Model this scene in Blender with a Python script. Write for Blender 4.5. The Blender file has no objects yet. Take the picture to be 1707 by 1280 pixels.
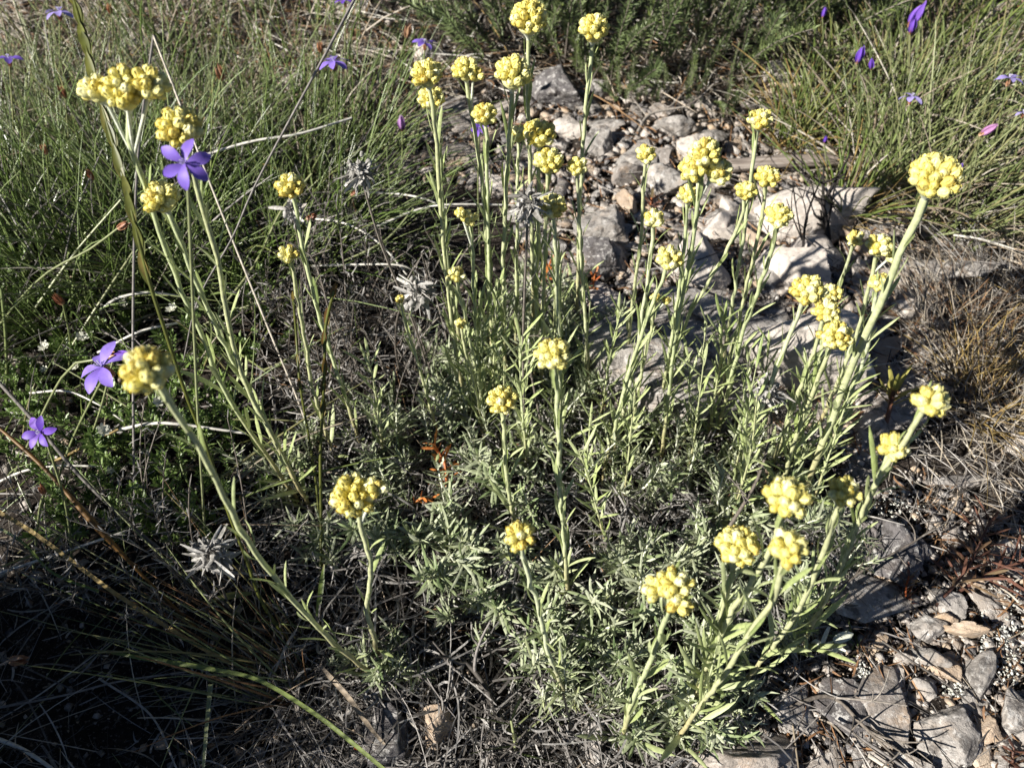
import bpy, math
import numpy as np
from mathutils import Vector, Matrix, noise as mnoise

# ------------------------------------------------------------------ camera, world, sun, exposure
scene = bpy.context.scene
CAMZ, PITCH, FPX = 0.55, math.radians(50.0), 1290.0
cam_data = bpy.data.cameras.new('camera')
cam = bpy.data.objects.new('camera', cam_data)
scene.collection.objects.link(cam)
cam.location = (0, 0, CAMZ)
cam.rotation_euler = (math.pi / 2 - PITCH, 0, 0)
cam_data.sensor_width = 36.0
cam_data.lens = 36.0 * FPX / 1707.0
cam_data.clip_start = 0.01
cam_data.clip_end = 500.0
cam_data.dof.use_dof = True
cam_data.dof.focus_distance = 0.52
cam_data.dof.aperture_fstop = 11.0
scene.camera = cam

SUN_DIR = Vector((-0.72, -0.36, 0.49)).normalized()      # towards the sun
world = bpy.data.worlds.new('World')
scene.world = world
world.use_nodes = True
wn = world.node_tree
wn.nodes.clear()
sky = wn.nodes.new('ShaderNodeTexSky')
sky.sky_type = 'NISHITA'
sky.sun_disc = False
sky.altitude = 2200
sky.air_density = 0.5
sky.dust_density = 0.2
sky.sun_elevation = math.asin(SUN_DIR.z)
sky.sun_rotation = math.atan2(SUN_DIR.x, SUN_DIR.y)
bg = wn.nodes.new('ShaderNodeBackground')
bg.inputs['Strength'].default_value = 0.05
wo = wn.nodes.new('ShaderNodeOutputWorld')
wn.links.new(sky.outputs[0], bg.inputs[0])
wn.links.new(bg.outputs[0], wo.inputs[0])

sd = bpy.data.lights.new('sun', 'SUN')
sd.energy = 5.0
sd.angle = math.radians(0.53)
sd.color = (1.0, 0.955, 0.88)
sun = bpy.data.objects.new('sun', sd)
scene.collection.objects.link(sun)
sun.rotation_euler = SUN_DIR.to_track_quat('Z', 'Y').to_euler()

scene.view_settings.view_transform = 'Standard'
scene.view_settings.look = 'None'
scene.view_settings.gamma = 1.0
scene.view_settings.use_curve_mapping = False
scene.view_settings.exposure = 1.12

COL = scene.collection
rng = np.random.default_rng(11)
U = rng.uniform

# ------------------------------------------------------------------ picture <-> place
cP, sP = math.cos(PITCH), math.sin(PITCH)

def ray(px, py):
    u = (px - 853.5) / FPX
    v = (640.0 - py) / FPX
    return np.array([u, cP + v * sP, -sP + v * cP])

def gz(x, y):
    x = np.asarray(x, float); y = np.asarray(y, float)
    return (0.006 * np.sin(9.1 * x + 1.3) * np.cos(7.3 * y + .4) + 0.0035 * np.sin(23 * x - 11 * y) +
            0.0025 * np.cos(31 * y + 17 * x + 2.0) + 0.0013 * np.sin(71 * x + 3) * np.sin(67 * y))

def G(px, py, z=None):
    d = ray(px, py)
    t = CAMZ / -d[2]
    p = np.array([0, 0, CAMZ]) + d * t
    p[2] = gz(p[0], p[1]) if z is None else z
    return p

def GN(px, py):
    px = np.asarray(px, float); py = np.asarray(py, float)
    u = (px - 853.5) / FPX
    v = (640.0 - py) / FPX
    t = CAMZ / (sP - v * cP)
    x = u * t; y = (cP + v * sP) * t
    return np.stack([x, y, gz(x, y)], -1)

def PY(px, py, Y):
    d = ray(px, py)
    return np.array([0, 0, CAMZ]) + d * (Y / d[1])

def PD(px, py, depth):
    return np.array([0, 0, CAMZ]) + ray(px, py) * depth

def depth_of(p):
    return p[1] * cP - (p[2] - CAMZ) * sP

def nrm(a):
    return a / np.maximum(np.linalg.norm(a, axis=-1, keepdims=True), 1e-12)

# ------------------------------------------------------------------ materials
MATS = {}

def new_mat(name):
    m = bpy.data.materials.new(name)
    m.use_nodes = True
    m.node_tree.nodes.clear()
    MATS[name] = m
    return m, m.node_tree.nodes, m.node_tree.links

def ramp(N, stops, interp='LINEAR'):
    r = N.new('ShaderNodeValToRGB')
    r.color_ramp.interpolation = interp
    e = r.color_ramp.elements
    while len(e) > 1:
        e.remove(e[-1])
    e[0].position = stops[0][0]; e[0].color = (*stops[0][1], 1)
    for p, c in stops[1:]:
        k = e.new(p); k.color = (*c, 1)
    return r

def math_node(N, L, op, a, b=None, clamp=False):
    n = N.new('ShaderNodeMath'); n.operation = op; n.use_clamp = clamp
    for i, v in enumerate((a, b)):
        if v is None: continue
        if isinstance(v, (int, float)): n.inputs[i].default_value = v
        else: L.new(v, n.inputs[i])
    return n.outputs[0]

def mixc(N, L, fac, a, b):
    n = N.new('ShaderNodeMix'); n.data_type = 'RGBA'
    for i, v in ((0, fac), (6, a), (7, b)):
        if isinstance(v, (int, float)): n.inputs[i].default_value = v
        elif isinstance(v, tuple): n.inputs[i].default_value = (*v, 1)
        else: L.new(v, n.inputs[i])
    return n.outputs[2]

def noise_tex(N, L, scale, detail=3.0, rough=.55):
    g = N.new('ShaderNodeNewGeometry')
    t = N.new('ShaderNodeTexNoise'); t.inputs['Scale'].default_value = scale
    t.inputs['Detail'].default_value = detail; t.inputs['Roughness'].default_value = rough
    L.new(g.outputs['Position'], t.inputs['Vector'])
    return t.outputs['Fac']

def plant_mat(name, tints, rough=.5, trans=.25, objmix=.5, alongs=None, mottling=.35, spec=.4, nscale=500, bump=0.0):
    """tints: colours spread over blade-to-blade variation; alongs: (colour at the foot, where it ends)"""
    m, N, L = new_mat(name)
    at = N.new('ShaderNodeAttribute'); at.attribute_name = 'tint'
    oi = N.new('ShaderNodeObjectInfo')
    f = math_node(N, L, 'ADD', math_node(N, L, 'MULTIPLY', at.outputs['Fac'], 1 - objmix),
                  math_node(N, L, 'MULTIPLY', oi.outputs['Random'], objmix))
    k = len(tints) - 1
    r = ramp(N, [(i / max(k, 1), c) for i, c in enumerate(tints)])
    L.new(f, r.inputs[0])
    col = r.outputs[0]
    if alongs:
        al = N.new('ShaderNodeAttribute'); al.attribute_name = 'along'
        for c, p0, p1, amt in alongs:
            mr = N.new('ShaderNodeMapRange'); mr.inputs[1].default_value = p0; mr.inputs[2].default_value = p1
            mr.inputs[3].default_value = amt; mr.inputs[4].default_value = 0
            L.new(al.outputs['Fac'], mr.inputs[0])
            col = mixc(N, L, mr.outputs[0], col, c)
    nz = noise_tex(N, L, nscale, 2.0)
    mr = N.new('ShaderNodeMapRange'); mr.inputs[1].default_value = .3; mr.inputs[2].default_value = .7
    mr.inputs[3].default_value = 1 - mottling; mr.inputs[4].default_value = 1 + mottling
    L.new(nz, mr.inputs[0])
    hs = N.new('ShaderNodeHueSaturation')
    L.new(mr.outputs[0], hs.inputs['Value']); L.new(col, hs.inputs['Color'])
    col = hs.outputs[0]
    b = N.new('ShaderNodeBsdfPrincipled')
    L.new(col, b.inputs['Base Color'])
    b.inputs['Roughness'].default_value = rough
    b.inputs['Specular IOR Level'].default_value = spec
    if bump:
        bp = N.new('ShaderNodeBump'); bp.inputs['Strength'].default_value = bump; bp.inputs['Distance'].default_value = .0006
        L.new(noise_tex(N, L, nscale * 2.2, 2.0), bp.inputs['Height']); L.new(bp.outputs[0], b.inputs['Normal'])
    out = N.new('ShaderNodeOutputMaterial')
    if trans > 0:
        tr = N.new('ShaderNodeBsdfTranslucent'); L.new(col, tr.inputs['Color'])
        mx = N.new('ShaderNodeMixShader'); mx.inputs[0].default_value = trans
        L.new(b.outputs[0], mx.inputs[1]); L.new(tr.outputs[0], mx.inputs[2]); L.new(mx.outputs[0], out.inputs[0])
    else:
        L.new(b.outputs[0], out.inputs[0])
    return m

plant_mat('everlasting_stem', [(.34, .39, .19), (.44, .48, .27), (.40, .41, .22), (.50, .54, .36)], .6, .05, .7,
          [((.34, .24, .11), 0.0, .38, .8)], .22, .25, 260, .25)
plant_mat('everlasting_wool', [(.52, .54, .42), (.62, .63, .52)], .8, .05, .7, None, .2, .15, 600, .4)
plant_mat('everlasting_leaf', [(.20, .26, .09), (.30, .35, .14), (.38, .42, .22), (.26, .33, .09)], .5, .14, .45,
          [((.44, .46, .26), 0.0, .25, .5)], .2, .3, 400)
plant_mat('cushion_leaf', [(.10, .15, .06), (.19, .235, .11), (.28, .31, .19), (.38, .40, .29), (.25, .28, .10)], .5, .08, .45,
          [((.42, .42, .22), 0.0, .25, .45)], .25, .3, 400)
plant_mat('bud_yellow', [(.66, .52, .13), (.74, .65, .18), (.78, .71, .24), (.80, .75, .32), (.83, .80, .46)], .4, .15, .95,
          [((.58, .56, .24), 0.0, .30, .6)], .12, .45, 900, .35)
plant_mat('withered', [(.05, .045, .04), (.13, .12, .11), (.36, .345, .325), (.11, .09, .075)], .85, .12, .3, None, .35, .1, 500, .4)
plant_mat('withered_pale', [(.15, .14, .125), (.26, .25, .23), (.42, .405, .38), (.22, .19, .16)], .85, .12, .3, None, .35, .1, 500, .4)
plant_mat('rush_green', [(.045, .075, .020), (.09, .135, .032), (.14, .19, .055), (.20, .25, .11), (.17, .18, .05)], .3, .06, .15,
          [((.16, .13, .07), 0.0, .12, .8)], .2, .5, 200)
plant_mat('rush_bright', [(.085, .13, .03), (.13, .18, .04), (.17, .21, .06), (.20, .17, .06)], .45, .25, .15,
          [((.22, .17, .07), 0.0, .15, .7)], .2, .4, 200)
plant_mat('rush_greyish', [(.07, .10, .035), (.14, .17, .06), (.24, .26, .13), (.20, .17, .07)], .33, .06, .15, None, .2, .4, 200)
plant_mat('straw', [(.09, .06, .04), (.20, .15, .10), (.32, .27, .20), (.50, .46, .39), (.24, .16, .09)], .6, .12, .3, None, .3, .35, 250)
plant_mat('straw_grey', [(.035, .030, .026), (.09, .08, .07), (.22, .20, .185), (.46, .44, .41)], .65, .1, .3, None, .3, .25, 250)
plant_mat('straw_pale', [(.60, .57, .50), (.70, .67, .60)], .5, .05, .6, None, .2, .4, 250)
plant_mat('straw_brown', [(.12, .065, .035), (.22, .12, .06), (.30, .19, .10)], .6, .1, .3, None, .3, .25, 250)
plant_mat('straw_gold', [(.26, .18, .06), (.34, .25, .10), (.22, .13, .05)], .6, .15, .3, None, .3, .25, 250)
plant_mat('husk', [(.30, .11, .05), (.42, .22, .12), (.22, .075, .04), (.45, .30, .18)], .45, .2, .8, [((.55, .40, .26), 0.0, .3, .8)], .3, .4, 600)
plant_mat('petal_blue', [(.17, .095, .50), (.24, .15, .60), (.31, .22, .66)], .5, .3, .9,
          [((.20, .12, .50), 0.0, .35, .8)], .12, .3, 300)
plant_mat('petal_pale', [(.36, .29, .68), (.46, .40, .74)], .5, .3, .9, [((.34, .26, .66), 0.0, .35, .8)], .12, .3, 300)
plant_mat('petal_deep', [(.11, .045, .38), (.16, .07, .46), (.22, .11, .50)], .5, .25, .9, None, .15, .3, 300)
plant_mat('petal_pink', [(.50, .22, .36), (.42, .24, .50)], .5, .3, .9, None, .15, .3, 300)
plant_mat('stamen', [(.62, .56, .80), (.70, .68, .75)], .5, .2, .5, None, .1)
plant_mat('shrub_leaf', [(.07, .11, .025), (.12, .19, .045), (.19, .27, .085), (.16, .23, .04)], .4, .15, .5, None, .2, .5, 300)
plant_mat('shrub_leaf_far', [(.06, .09, .03), (.11, .15, .055), (.17, .21, .09), (.16, .21, .045)], .5, .2, .5, None, .2, .45, 300)
plant_mat('twig', [(.06, .05, .042), (.14, .12, .10), (.26, .235, .205)], .8, 0, .6, None, .35, .2, 400, .5)
plant_mat('twig_black', [(.012, .010, .010), (.03, .026, .024)], .8, 0, .6, None, .3, .2, 400, .5)
plant_mat('white_flower', [(.62, .62, .50), (.74, .73, .64)], .5, .3, .5, None, .1)
plant_mat('rust_leaf', [(.09, .045, .03), (.14, .065, .045), (.15, .12, .06)], .5, .2, .3, None, .25, .4, 300)
plant_mat('orange_leaf', [(.48, .15, .03), (.56, .22, .06), (.30, .05, .02)], .5, .2, .6, None, .25, .4, 300)
plant_mat('spurge_leaf', [(.26, .26, .06), (.34, .30, .08), (.30, .18, .06)], .5, .25, .5, [((.30, .09, .05), 0.0, .3, .8)], .15, .4, 300)
plant_mat('spike_green', [(.05, .06, .012), (.11, .12, .02), (.15, .11, .03)], .45, .2, .3, None, .3, .4, 160)
plant_mat('spike_brown', [(.14, .12, .02), (.17, .09, .025), (.09, .045, .02)], .5, .2, .3, None, .4, .35, 90)
plant_mat('red_seed', [(.45, .02, .01), (.55, .10, .03)], .3, .1, .9, None, .2, .5, 300)
plant_mat('white_lichen', [(.48, .48, .43), (.62, .62, .57), (.42, .42, .34)], .9, 0, .2, None, .2, .1, 500, .4)

def rock_mat(name, base, dark=.5, pale=.5, warm=.3):
    m, N, L = new_mat(name)
    oi = N.new('ShaderNodeObjectInfo')
    r = ramp(N, [(0.0, base[0]), (.5, base[1]), (1.0, base[2])])
    nb = noise_tex(N, L, 38, 4.0)
    f = math_node(N, L, 'ADD', math_node(N, L, 'MULTIPLY', nb, .7), math_node(N, L, 'MULTIPLY', oi.outputs['Random'], .5))
    f = math_node(N, L, 'SUBTRACT', f, .1, True)
    L.new(f, r.inputs[0])
    col = r.outputs[0]
    # warm weathering
    w = ramp(N, [(.52, (0, 0, 0)), (.68, (1, 1, 1))]); L.new(noise_tex(N, L, 55, 5.0, .65), w.inputs[0])
    col = mixc(N, L, math_node(N, L, 'MULTIPLY', w.outputs[0], warm), col, (.36, .23, .12))
    # pale crust lichen
    w2 = ramp(N, [(.54, (0, 0, 0)), (.60, (1, 1, 1))]); L.new(noise_tex(N, L, 170, 6.0, .7), w2.inputs[0])
    col = mixc(N, L, math_node(N, L, 'MULTIPLY', w2.outputs[0], pale), col, (.60, .58, .545))
    # black lichen
    w3 = ramp(N, [(.50, (0, 0, 0)), (.60, (1, 1, 1))]); L.new(noise_tex(N, L, 95, 8.0, .72), w3.inputs[0])
    col = mixc(N, L, math_node(N, L, 'MULTIPLY', w3.outputs[0], dark), col, (.045, .04, .038))
    b = N.new('ShaderNodeBsdfPrincipled')
    L.new(col, b.inputs['Base Color']); b.inputs['Roughness'].default_value = .88
    b.inputs['Specular IOR Level'].default_value = .25
    n1 = noise_tex(N, L, 130, 8.0, .7); n2 = noise_tex(N, L, 900, 3.0, .6)
    h = math_node(N, L, 'ADD', n1, math_node(N, L, 'MULTIPLY', n2, .2))
    bp = N.new('ShaderNodeBump'); bp.inputs['Strength'].default_value = .8; bp.inputs['Distance'].default_value = .0035
    L.new(h, bp.inputs['Height']); L.new(bp.outputs[0], b.inputs['Normal'])
    out = N.new('ShaderNodeOutputMaterial'); L.new(b.outputs[0], out.inputs[0])

rock_mat('rock_grey', [(.20, .185, .17), (.31, .285, .26), (.40, .37, .34)], .75, .55, .25)
rock_mat('rock_pale', [(.40, .355, .31), (.50, .45, .40), (.56, .50, .45)], .30, .25, .15)
rock_mat('rock_tan', [(.36, .27, .18), (.44, .34, .25), (.48, .40, .31)], .25, .15, .6)
rock_mat('rock_dark', [(.08, .075, .075), (.13, .12, .12), (.20, .19, .185)], .8, .6, .1)
rock_mat('rock_mixed', [(.15, .135, .125), (.30, .265, .235), (.42, .36, .30)], .55, .4, .45)

def soil_mat():
    m, N, L = new_mat('soil')
    r = ramp(N, [(.30, (.012, .010, .008)), (.50, (.028, .022, .018)), (.64, (.065, .052, .042)), (.78, (.15, .128, .105))])
    L.new(noise_tex(N, L, 42, 9.0, .75), r.inputs[0])
    g = ramp(N, [(.57, (0, 0, 0)), (.64, (1, 1, 1))]); L.new(noise_tex(N, L, 420, 4.0, .6), g.inputs[0])
    col = mixc(N, L, math_node(N, L, 'MULTIPLY', g.outputs[0], .55), r.outputs[0], (.27, .235, .20))
    b = N.new('ShaderNodeBsdfPrincipled'); L.new(col, b.inputs['Base Color']); b.inputs['Roughness'].default_value = .95
    b.inputs['Specular IOR Level'].default_value = .15
    bp = N.new('ShaderNodeBump'); bp.inputs['Strength'].default_value = 1.0; bp.inputs['Distance'].default_value = .004
    L.new(noise_tex(N, L, 260, 7.0, .75), bp.inputs['Height']); L.new(bp.outputs[0], b.inputs['Normal'])
    out = N.new('ShaderNodeOutputMaterial'); L.new(b.outputs[0], out.inputs[0])
soil_mat()

def log_mat():
    m, N, L = new_mat('dead_wood')
    tc = N.new('ShaderNodeTexCoord'); mp = N.new('ShaderNodeMapping'); mp.inputs['Scale'].default_value = (14, 330, 330)
    L.new(tc.outputs['Object'], mp.inputs[0])
    t = N.new('ShaderNodeTexNoise'); t.inputs['Scale'].default_value = 1.0; t.inputs['Detail'].default_value = 6
    L.new(mp.outputs[0], t.inputs['Vector'])
    r = ramp(N, [(.32, (.05, .038, .03)), (.5, (.20, .165, .14)), (.68, (.33, .29, .255))]); L.new(t.outputs[0], r.inputs[0])
    b = N.new('ShaderNodeBsdfPrincipled'); L.new(r.outputs[0], b.inputs['Base Color']); b.inputs['Roughness'].default_value = .85
    bp = N.new('ShaderNodeBump'); bp.inputs['Strength'].default_value = .8; bp.inputs['Distance'].default_value = .002
    L.new(t.outputs[0], bp.inputs['Height']); L.new(bp.outputs[0], b.inputs['Normal'])
    out = N.new('ShaderNodeOutputMaterial'); L.new(b.outputs[0], out.inputs[0])
log_mat()

# ------------------------------------------------------------------ mesh helpers
def mesh_from(name, V, F, mats, tint=None, along=None, smooth=True, midx=None):
    me = bpy.data.meshes.new(name)
    V = np.asarray(V, np.float32); F = np.asarray(F, np.int32)
    me.vertices.add(len(V)); me.vertices.foreach_set('co', V.ravel())
    k = F.shape[1]
    me.loops.add(F.size); me.loops.foreach_set('vertex_index', F.ravel())
    me.polygons.add(len(F))
    me.polygons.foreach_set('loop_start', np.arange(0, F.size, k, dtype=np.int32))
    me.polygons.foreach_set('loop_total', np.full(len(F), k, np.int32))
    if smooth: me.polygons.foreach_set('use_smooth', np.ones(len(F), bool))
    for m in (mats if isinstance(mats, (list, tuple)) else [mats]):
        me.materials.append(MATS[m])
    if midx is not None: me.polygons.foreach_set('material_index', np.asarray(midx, np.int32))
    me.update(calc_edges=True)
    if tint is not None:
        a = me.attributes.new('tint', 'FLOAT', 'POINT'); a.data.foreach_set('value', np.asarray(tint, np.float32))
    if along is not None:
        a = me.attributes.new('along', 'FLOAT', 'POINT'); a.data.foreach_set('value', np.asarray(along, np.float32))
    return me

def sweep(paths, rad, kind='ribbon', ref=None, fold=.4):
    """paths (N,K,3), rad (N,K) -> V, F(quads), along. kind 'ribbon', 'fold' or a number of tube sides."""
    paths = np.asarray(paths, float); rad = np.asarray(rad, float)
    Np, K, _ = paths.shape
    T = nrm(np.gradient(paths, axis=1))
    if ref is None:
        ref = nrm(rng.normal(size=(Np, 3)))
    ref = np.broadcast_to(np.asarray(ref)[:, None, :], T.shape)
    S = np.cross(T, ref)
    bad = np.linalg.norm(S, axis=-1) < .05
    S[bad] = np.cross(T[bad], np.array([.3, .9, .2]))
    S = nrm(S); Up = np.cross(S, T)
    r = rad[..., None]
    if kind == 'ribbon': ring = [-S * r, S * r]; closed = False
    elif kind == 'fold': ring = [-S * r + Up * r * fold, S * 0, S * r + Up * r * fold]; closed = False
    else:
        ring = [S * r * math.cos(2 * math.pi * i / kind) + Up * r * math.sin(2 * math.pi * i / kind) for i in range(kind)]
        closed = True
    m = len(ring)
    V = np.stack([paths + q for q in ring], 2)              # N,K,m,3
    idx = np.arange(Np * K * m).reshape(Np, K, m)
    a = idx[:, :-1, :]; b = idx[:, 1:, :]
    if closed:
        q = np.stack([a, np.roll(a, -1, 2), np.roll(b, -1, 2), b], -1)
    else:
        q = np.stack([a[..., :-1], a[..., 1:], b[..., 1:], b[..., :-1]], -1)
    al = np.broadcast_to(np.linspace(0, 1, K)[None, :, None], (Np, K, m))
    return V.reshape(-1, 3), q.reshape(-1, 4), al.ravel(), K * m

class Bat:
    def __init__(s): s.V = []; s.F = []; s.t = []; s.a = []; s.n = 0; s.mi = []
    def add(s, V, F, tint, al=None, mi=0):
        s.V.append(np.asarray(V, float)); s.F.append(np.asarray(F) + s.n); s.n += len(V)
        s.t.append(np.broadcast_to(np.asarray(tint, float), (len(V),)).copy() if np.ndim(tint) == 0 else np.asarray(tint))
        s.a.append(np.zeros(len(V)) if al is None else al); s.mi.append(np.full(len(F), mi))
        return s
    def paths(s, P, rad, kind='ribbon', tint=None, ref=None, mi=0, fold=.4):
        V, F, al, per = sweep(P, rad, kind, ref, fold)
        tn = U(0, 1, len(P)) if tint is None else np.broadcast_to(tint, (len(P),))
        return s.add(V, F, np.repeat(tn, per), al, mi)
    def mesh(s, name, mats, origin=(0, 0, 0), smooth=True):
        V = np.concatenate(s.V) - np.asarray(origin)
        return mesh_from(name, V, np.concatenate(s.F), mats, np.concatenate(s.t), np.concatenate(s.a), smooth, np.concatenate(s.mi))

def bez(base, d, L, bend, K):
    """paths: base + d*L*t + bend*L*t^2"""
    t = np.linspace(0, 1, K)[None, :, None]
    L = np.asarray(L)[:, None, None]
    return base[:, None, :] + d[:, None, :] * L * t + bend[:, None, :] * L * t * t

def obj(name, me, parent=None, loc=(0, 0, 0), **props):
    o = bpy.data.objects.new(name, me); COL.objects.link(o)
    if parent is not None: o.parent = parent
    o.location = loc
    for k, v in props.items(): o[k] = v
    return o

def thing(name, label, cat, loc, group=None):
    o = obj(name, None, None, tuple(map(float, loc)), label=label, category=cat)
    o.empty_display_size = .01
    if group: o['group'] = group
    return o

def cr(pts, K):
    """smooth curve through points, K samples"""
    P = np.asarray(pts, float)
    if len(P) == 2:
        t = np.linspace(0, 1, K)[:, None]; return P[0] * (1 - t) + P[1] * t
    Q = np.vstack([2 * P[0] - P[1], P, 2 * P[-1] - P[-2]])
    seg = np.linalg.norm(np.diff(P, axis=0), axis=1); cum = np.r_[0, np.cumsum(seg)]
    s = np.linspace(0, cum[-1], K); out = []
    for v in s:
        i = min(int(np.searchsorted(cum, v, 'right') - 1), len(P) - 2)
        t = (v - cum[i]) / max(seg[i], 1e-9)
        p0, p1, p2, p3 = Q[i], Q[i + 1], Q[i + 2], Q[i + 3]
        out.append(.5 * ((2 * p1) + (-p0 + p2) * t + (2 * p0 - 5 * p1 + 4 * p2 - p3) * t ** 2 + (-p0 + 3 * p1 - 3 * p2 + p3) * t ** 3))
    return np.array(out)

def leafprof(K, tip=.12, base=.45):
    t = np.linspace(0, 1, K)
    w = np.minimum(1, base + (1 - base) * t / .25)
    return w * np.where(t > .72, 1 - (1 - tip) * ((t - .72) / .28) ** 1.6, 1)

def frame_z(z, spin=0.0):
    z = Vector(z).normalized()
    q = z.to_track_quat('Z', 'Y').to_matrix().to_4x4()
    return q @ Matrix.Rotation(spin, 4, 'Z')

# ------------------------------------------------------------------ ground
def make_ground():
    n = 300
    s = np.linspace(-1, 1, n)
    w = 1.3 * s + 60 * np.sign(s) * np.abs(s) ** 9
    X, Y = np.meshgrid(w, w + .75)
    Z = gz(X, Y)
    Zf = Z.ravel().copy(); Xf, Yf = X.ravel(), Y.ravel()
    near = (np.abs(Xf) < 1.6) & (Yf < 2.4) & (Yf > -.8)
    for i in np.nonzero(near)[0]:
        Zf[i] += .010 * mnoise.fractal(Vector((Xf[i] * 16, Yf[i] * 16, 0)), .9, 2.1, 4) - .003
    far = np.clip((np.hypot(Xf, Yf) - 3) / 20, 0, 1)
    Zf += far * (.25 * np.sin(Xf * .31) * np.cos(Yf * .27))
    V = np.stack([Xf, Yf, Zf], 1)
    idx = np.arange(n * n).reshape(n, n)
    F = np.stack([idx[:-1, :-1], idx[:-1, 1:], idx[1:, 1:], idx[1:, :-1]], -1).reshape(-1, 4)
    me = mesh_from('ground', V, F, 'soil')
    return obj('ground', me, kind='structure')
ground = make_ground()

# ------------------------------------------------------------------ stones
def cube_sphere(n):
    g = np.linspace(-1, 1, n + 1)
    verts = {}; V = []; F = []
    def vid(p):
        k = tuple(np.round(p, 5))
        if k not in verts: verts[k] = len(V); V.append(p)
        return verts[k]
    for ax in range(3):
        for sg in (-1, 1):
            ids = np.zeros((n + 1, n + 1), int)
            for i in range(n + 1):
                for j in range(n + 1):
                    p = [0, 0, 0]; p[ax] = sg; p[(ax + 1) % 3] = g[i]; p[(ax + 2) % 3] = g[j]
                    ids[i, j] = vid(tuple(p))
            for i in range(n):
                for j in range(n):
                    q = [ids[i, j], ids[i + 1, j], ids[i + 1, j + 1], ids[i, j + 1]]
                    F.append(q if sg > 0 else q[::-1])
    V = np.array(V, float)
    V = V * np.sqrt(1 - (np.roll(V, -1, 1) ** 2) / 2 - (np.roll(V, -2, 1) ** 2) / 2 + (np.roll(V, -1, 1) ** 2) * (np.roll(V, -2, 1) ** 2) / 3)
    return nrm(V), np.array(F)
CS = {n: cube_sphere(n) for n in (2, 4, 7, 14, 22)}

def rock_shape(res, planes=14, rough=.06, sharp=None):
    """unit rock: flat broken facets, rounded a little, with surface relief"""
    D, F = CS[res]
    nn = nrm(rng.normal(size=(planes, 3))); h = U(.62, 1.0, planes)
    nn = np.vstack([nn, [[0, 0, 1], [0, 0, -1]]]); h = np.r_[h, U(.75, .95), .8]
    dt = D @ nn.T
    rr = np.where(dt > .05, h[None] / np.maximum(dt, .05), 9.0)
    p = 34.0
    r = (np.sum(rr ** -p, 1)) ** (-1 / p)
    if rough:
        off = Vector(U(-50, 50, 3))
        nz = np.array([mnoise.fractal(Vector(d) * 2.2 + off, .85, 2.2, 5) for d in D])
        lay = np.array([mnoise.noise(Vector((d[0] * 1.2, d[1] * 1.2, d[2] * 9)) + off) for d in D])
        r = r * (1 + rough * nz + rough * .5 * lay)
    return D * r[:, None], F

def placed_rock(label, cx, cy, w, h, mat, rot=None, flat=.5, sink=.35, res=22, up=0.0):
    p = G(cx, cy + h * .25)
    d = depth_of(p)
    sx = w / 2 / FPX * d * 1.08
    # seen at a slant: image height = footprint*sin + height*cos
    ang = math.atan2(CAMZ, p[1])
    hz = sx * flat
    sy = max((h / 2 / FPX * d * 1.1 - hz * math.cos(ang) * .5) / math.sin(ang), sx * .3)
    V, F = rock_shape(res, 13, .085)
    V = V / np.abs(V).max(0)
    V = V * np.array([sx, sy, hz])
    a = U(-.2, .2) if rot is None else rot
    R = np.array(Matrix.Rotation(a, 3, 'Z') @ Matrix.Rotation(U(.02, .34), 3, 'X') @ Matrix.Rotation(U(-.30, .06), 3, 'Y'))
    V = V @ R.T
    me = mesh_from('rock', V, F, mat, smooth=False)
    me.polygons.foreach_set('use_smooth', np.ones(len(F), bool)); me.set_sharp_from_angle(angle=math.radians(28))
    z = p[2] + hz * (1 - 2 * sink * .85) + .001 + up
    return obj('rock', me, None, (p[0], p[1], z), label=label, category='rock')

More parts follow.
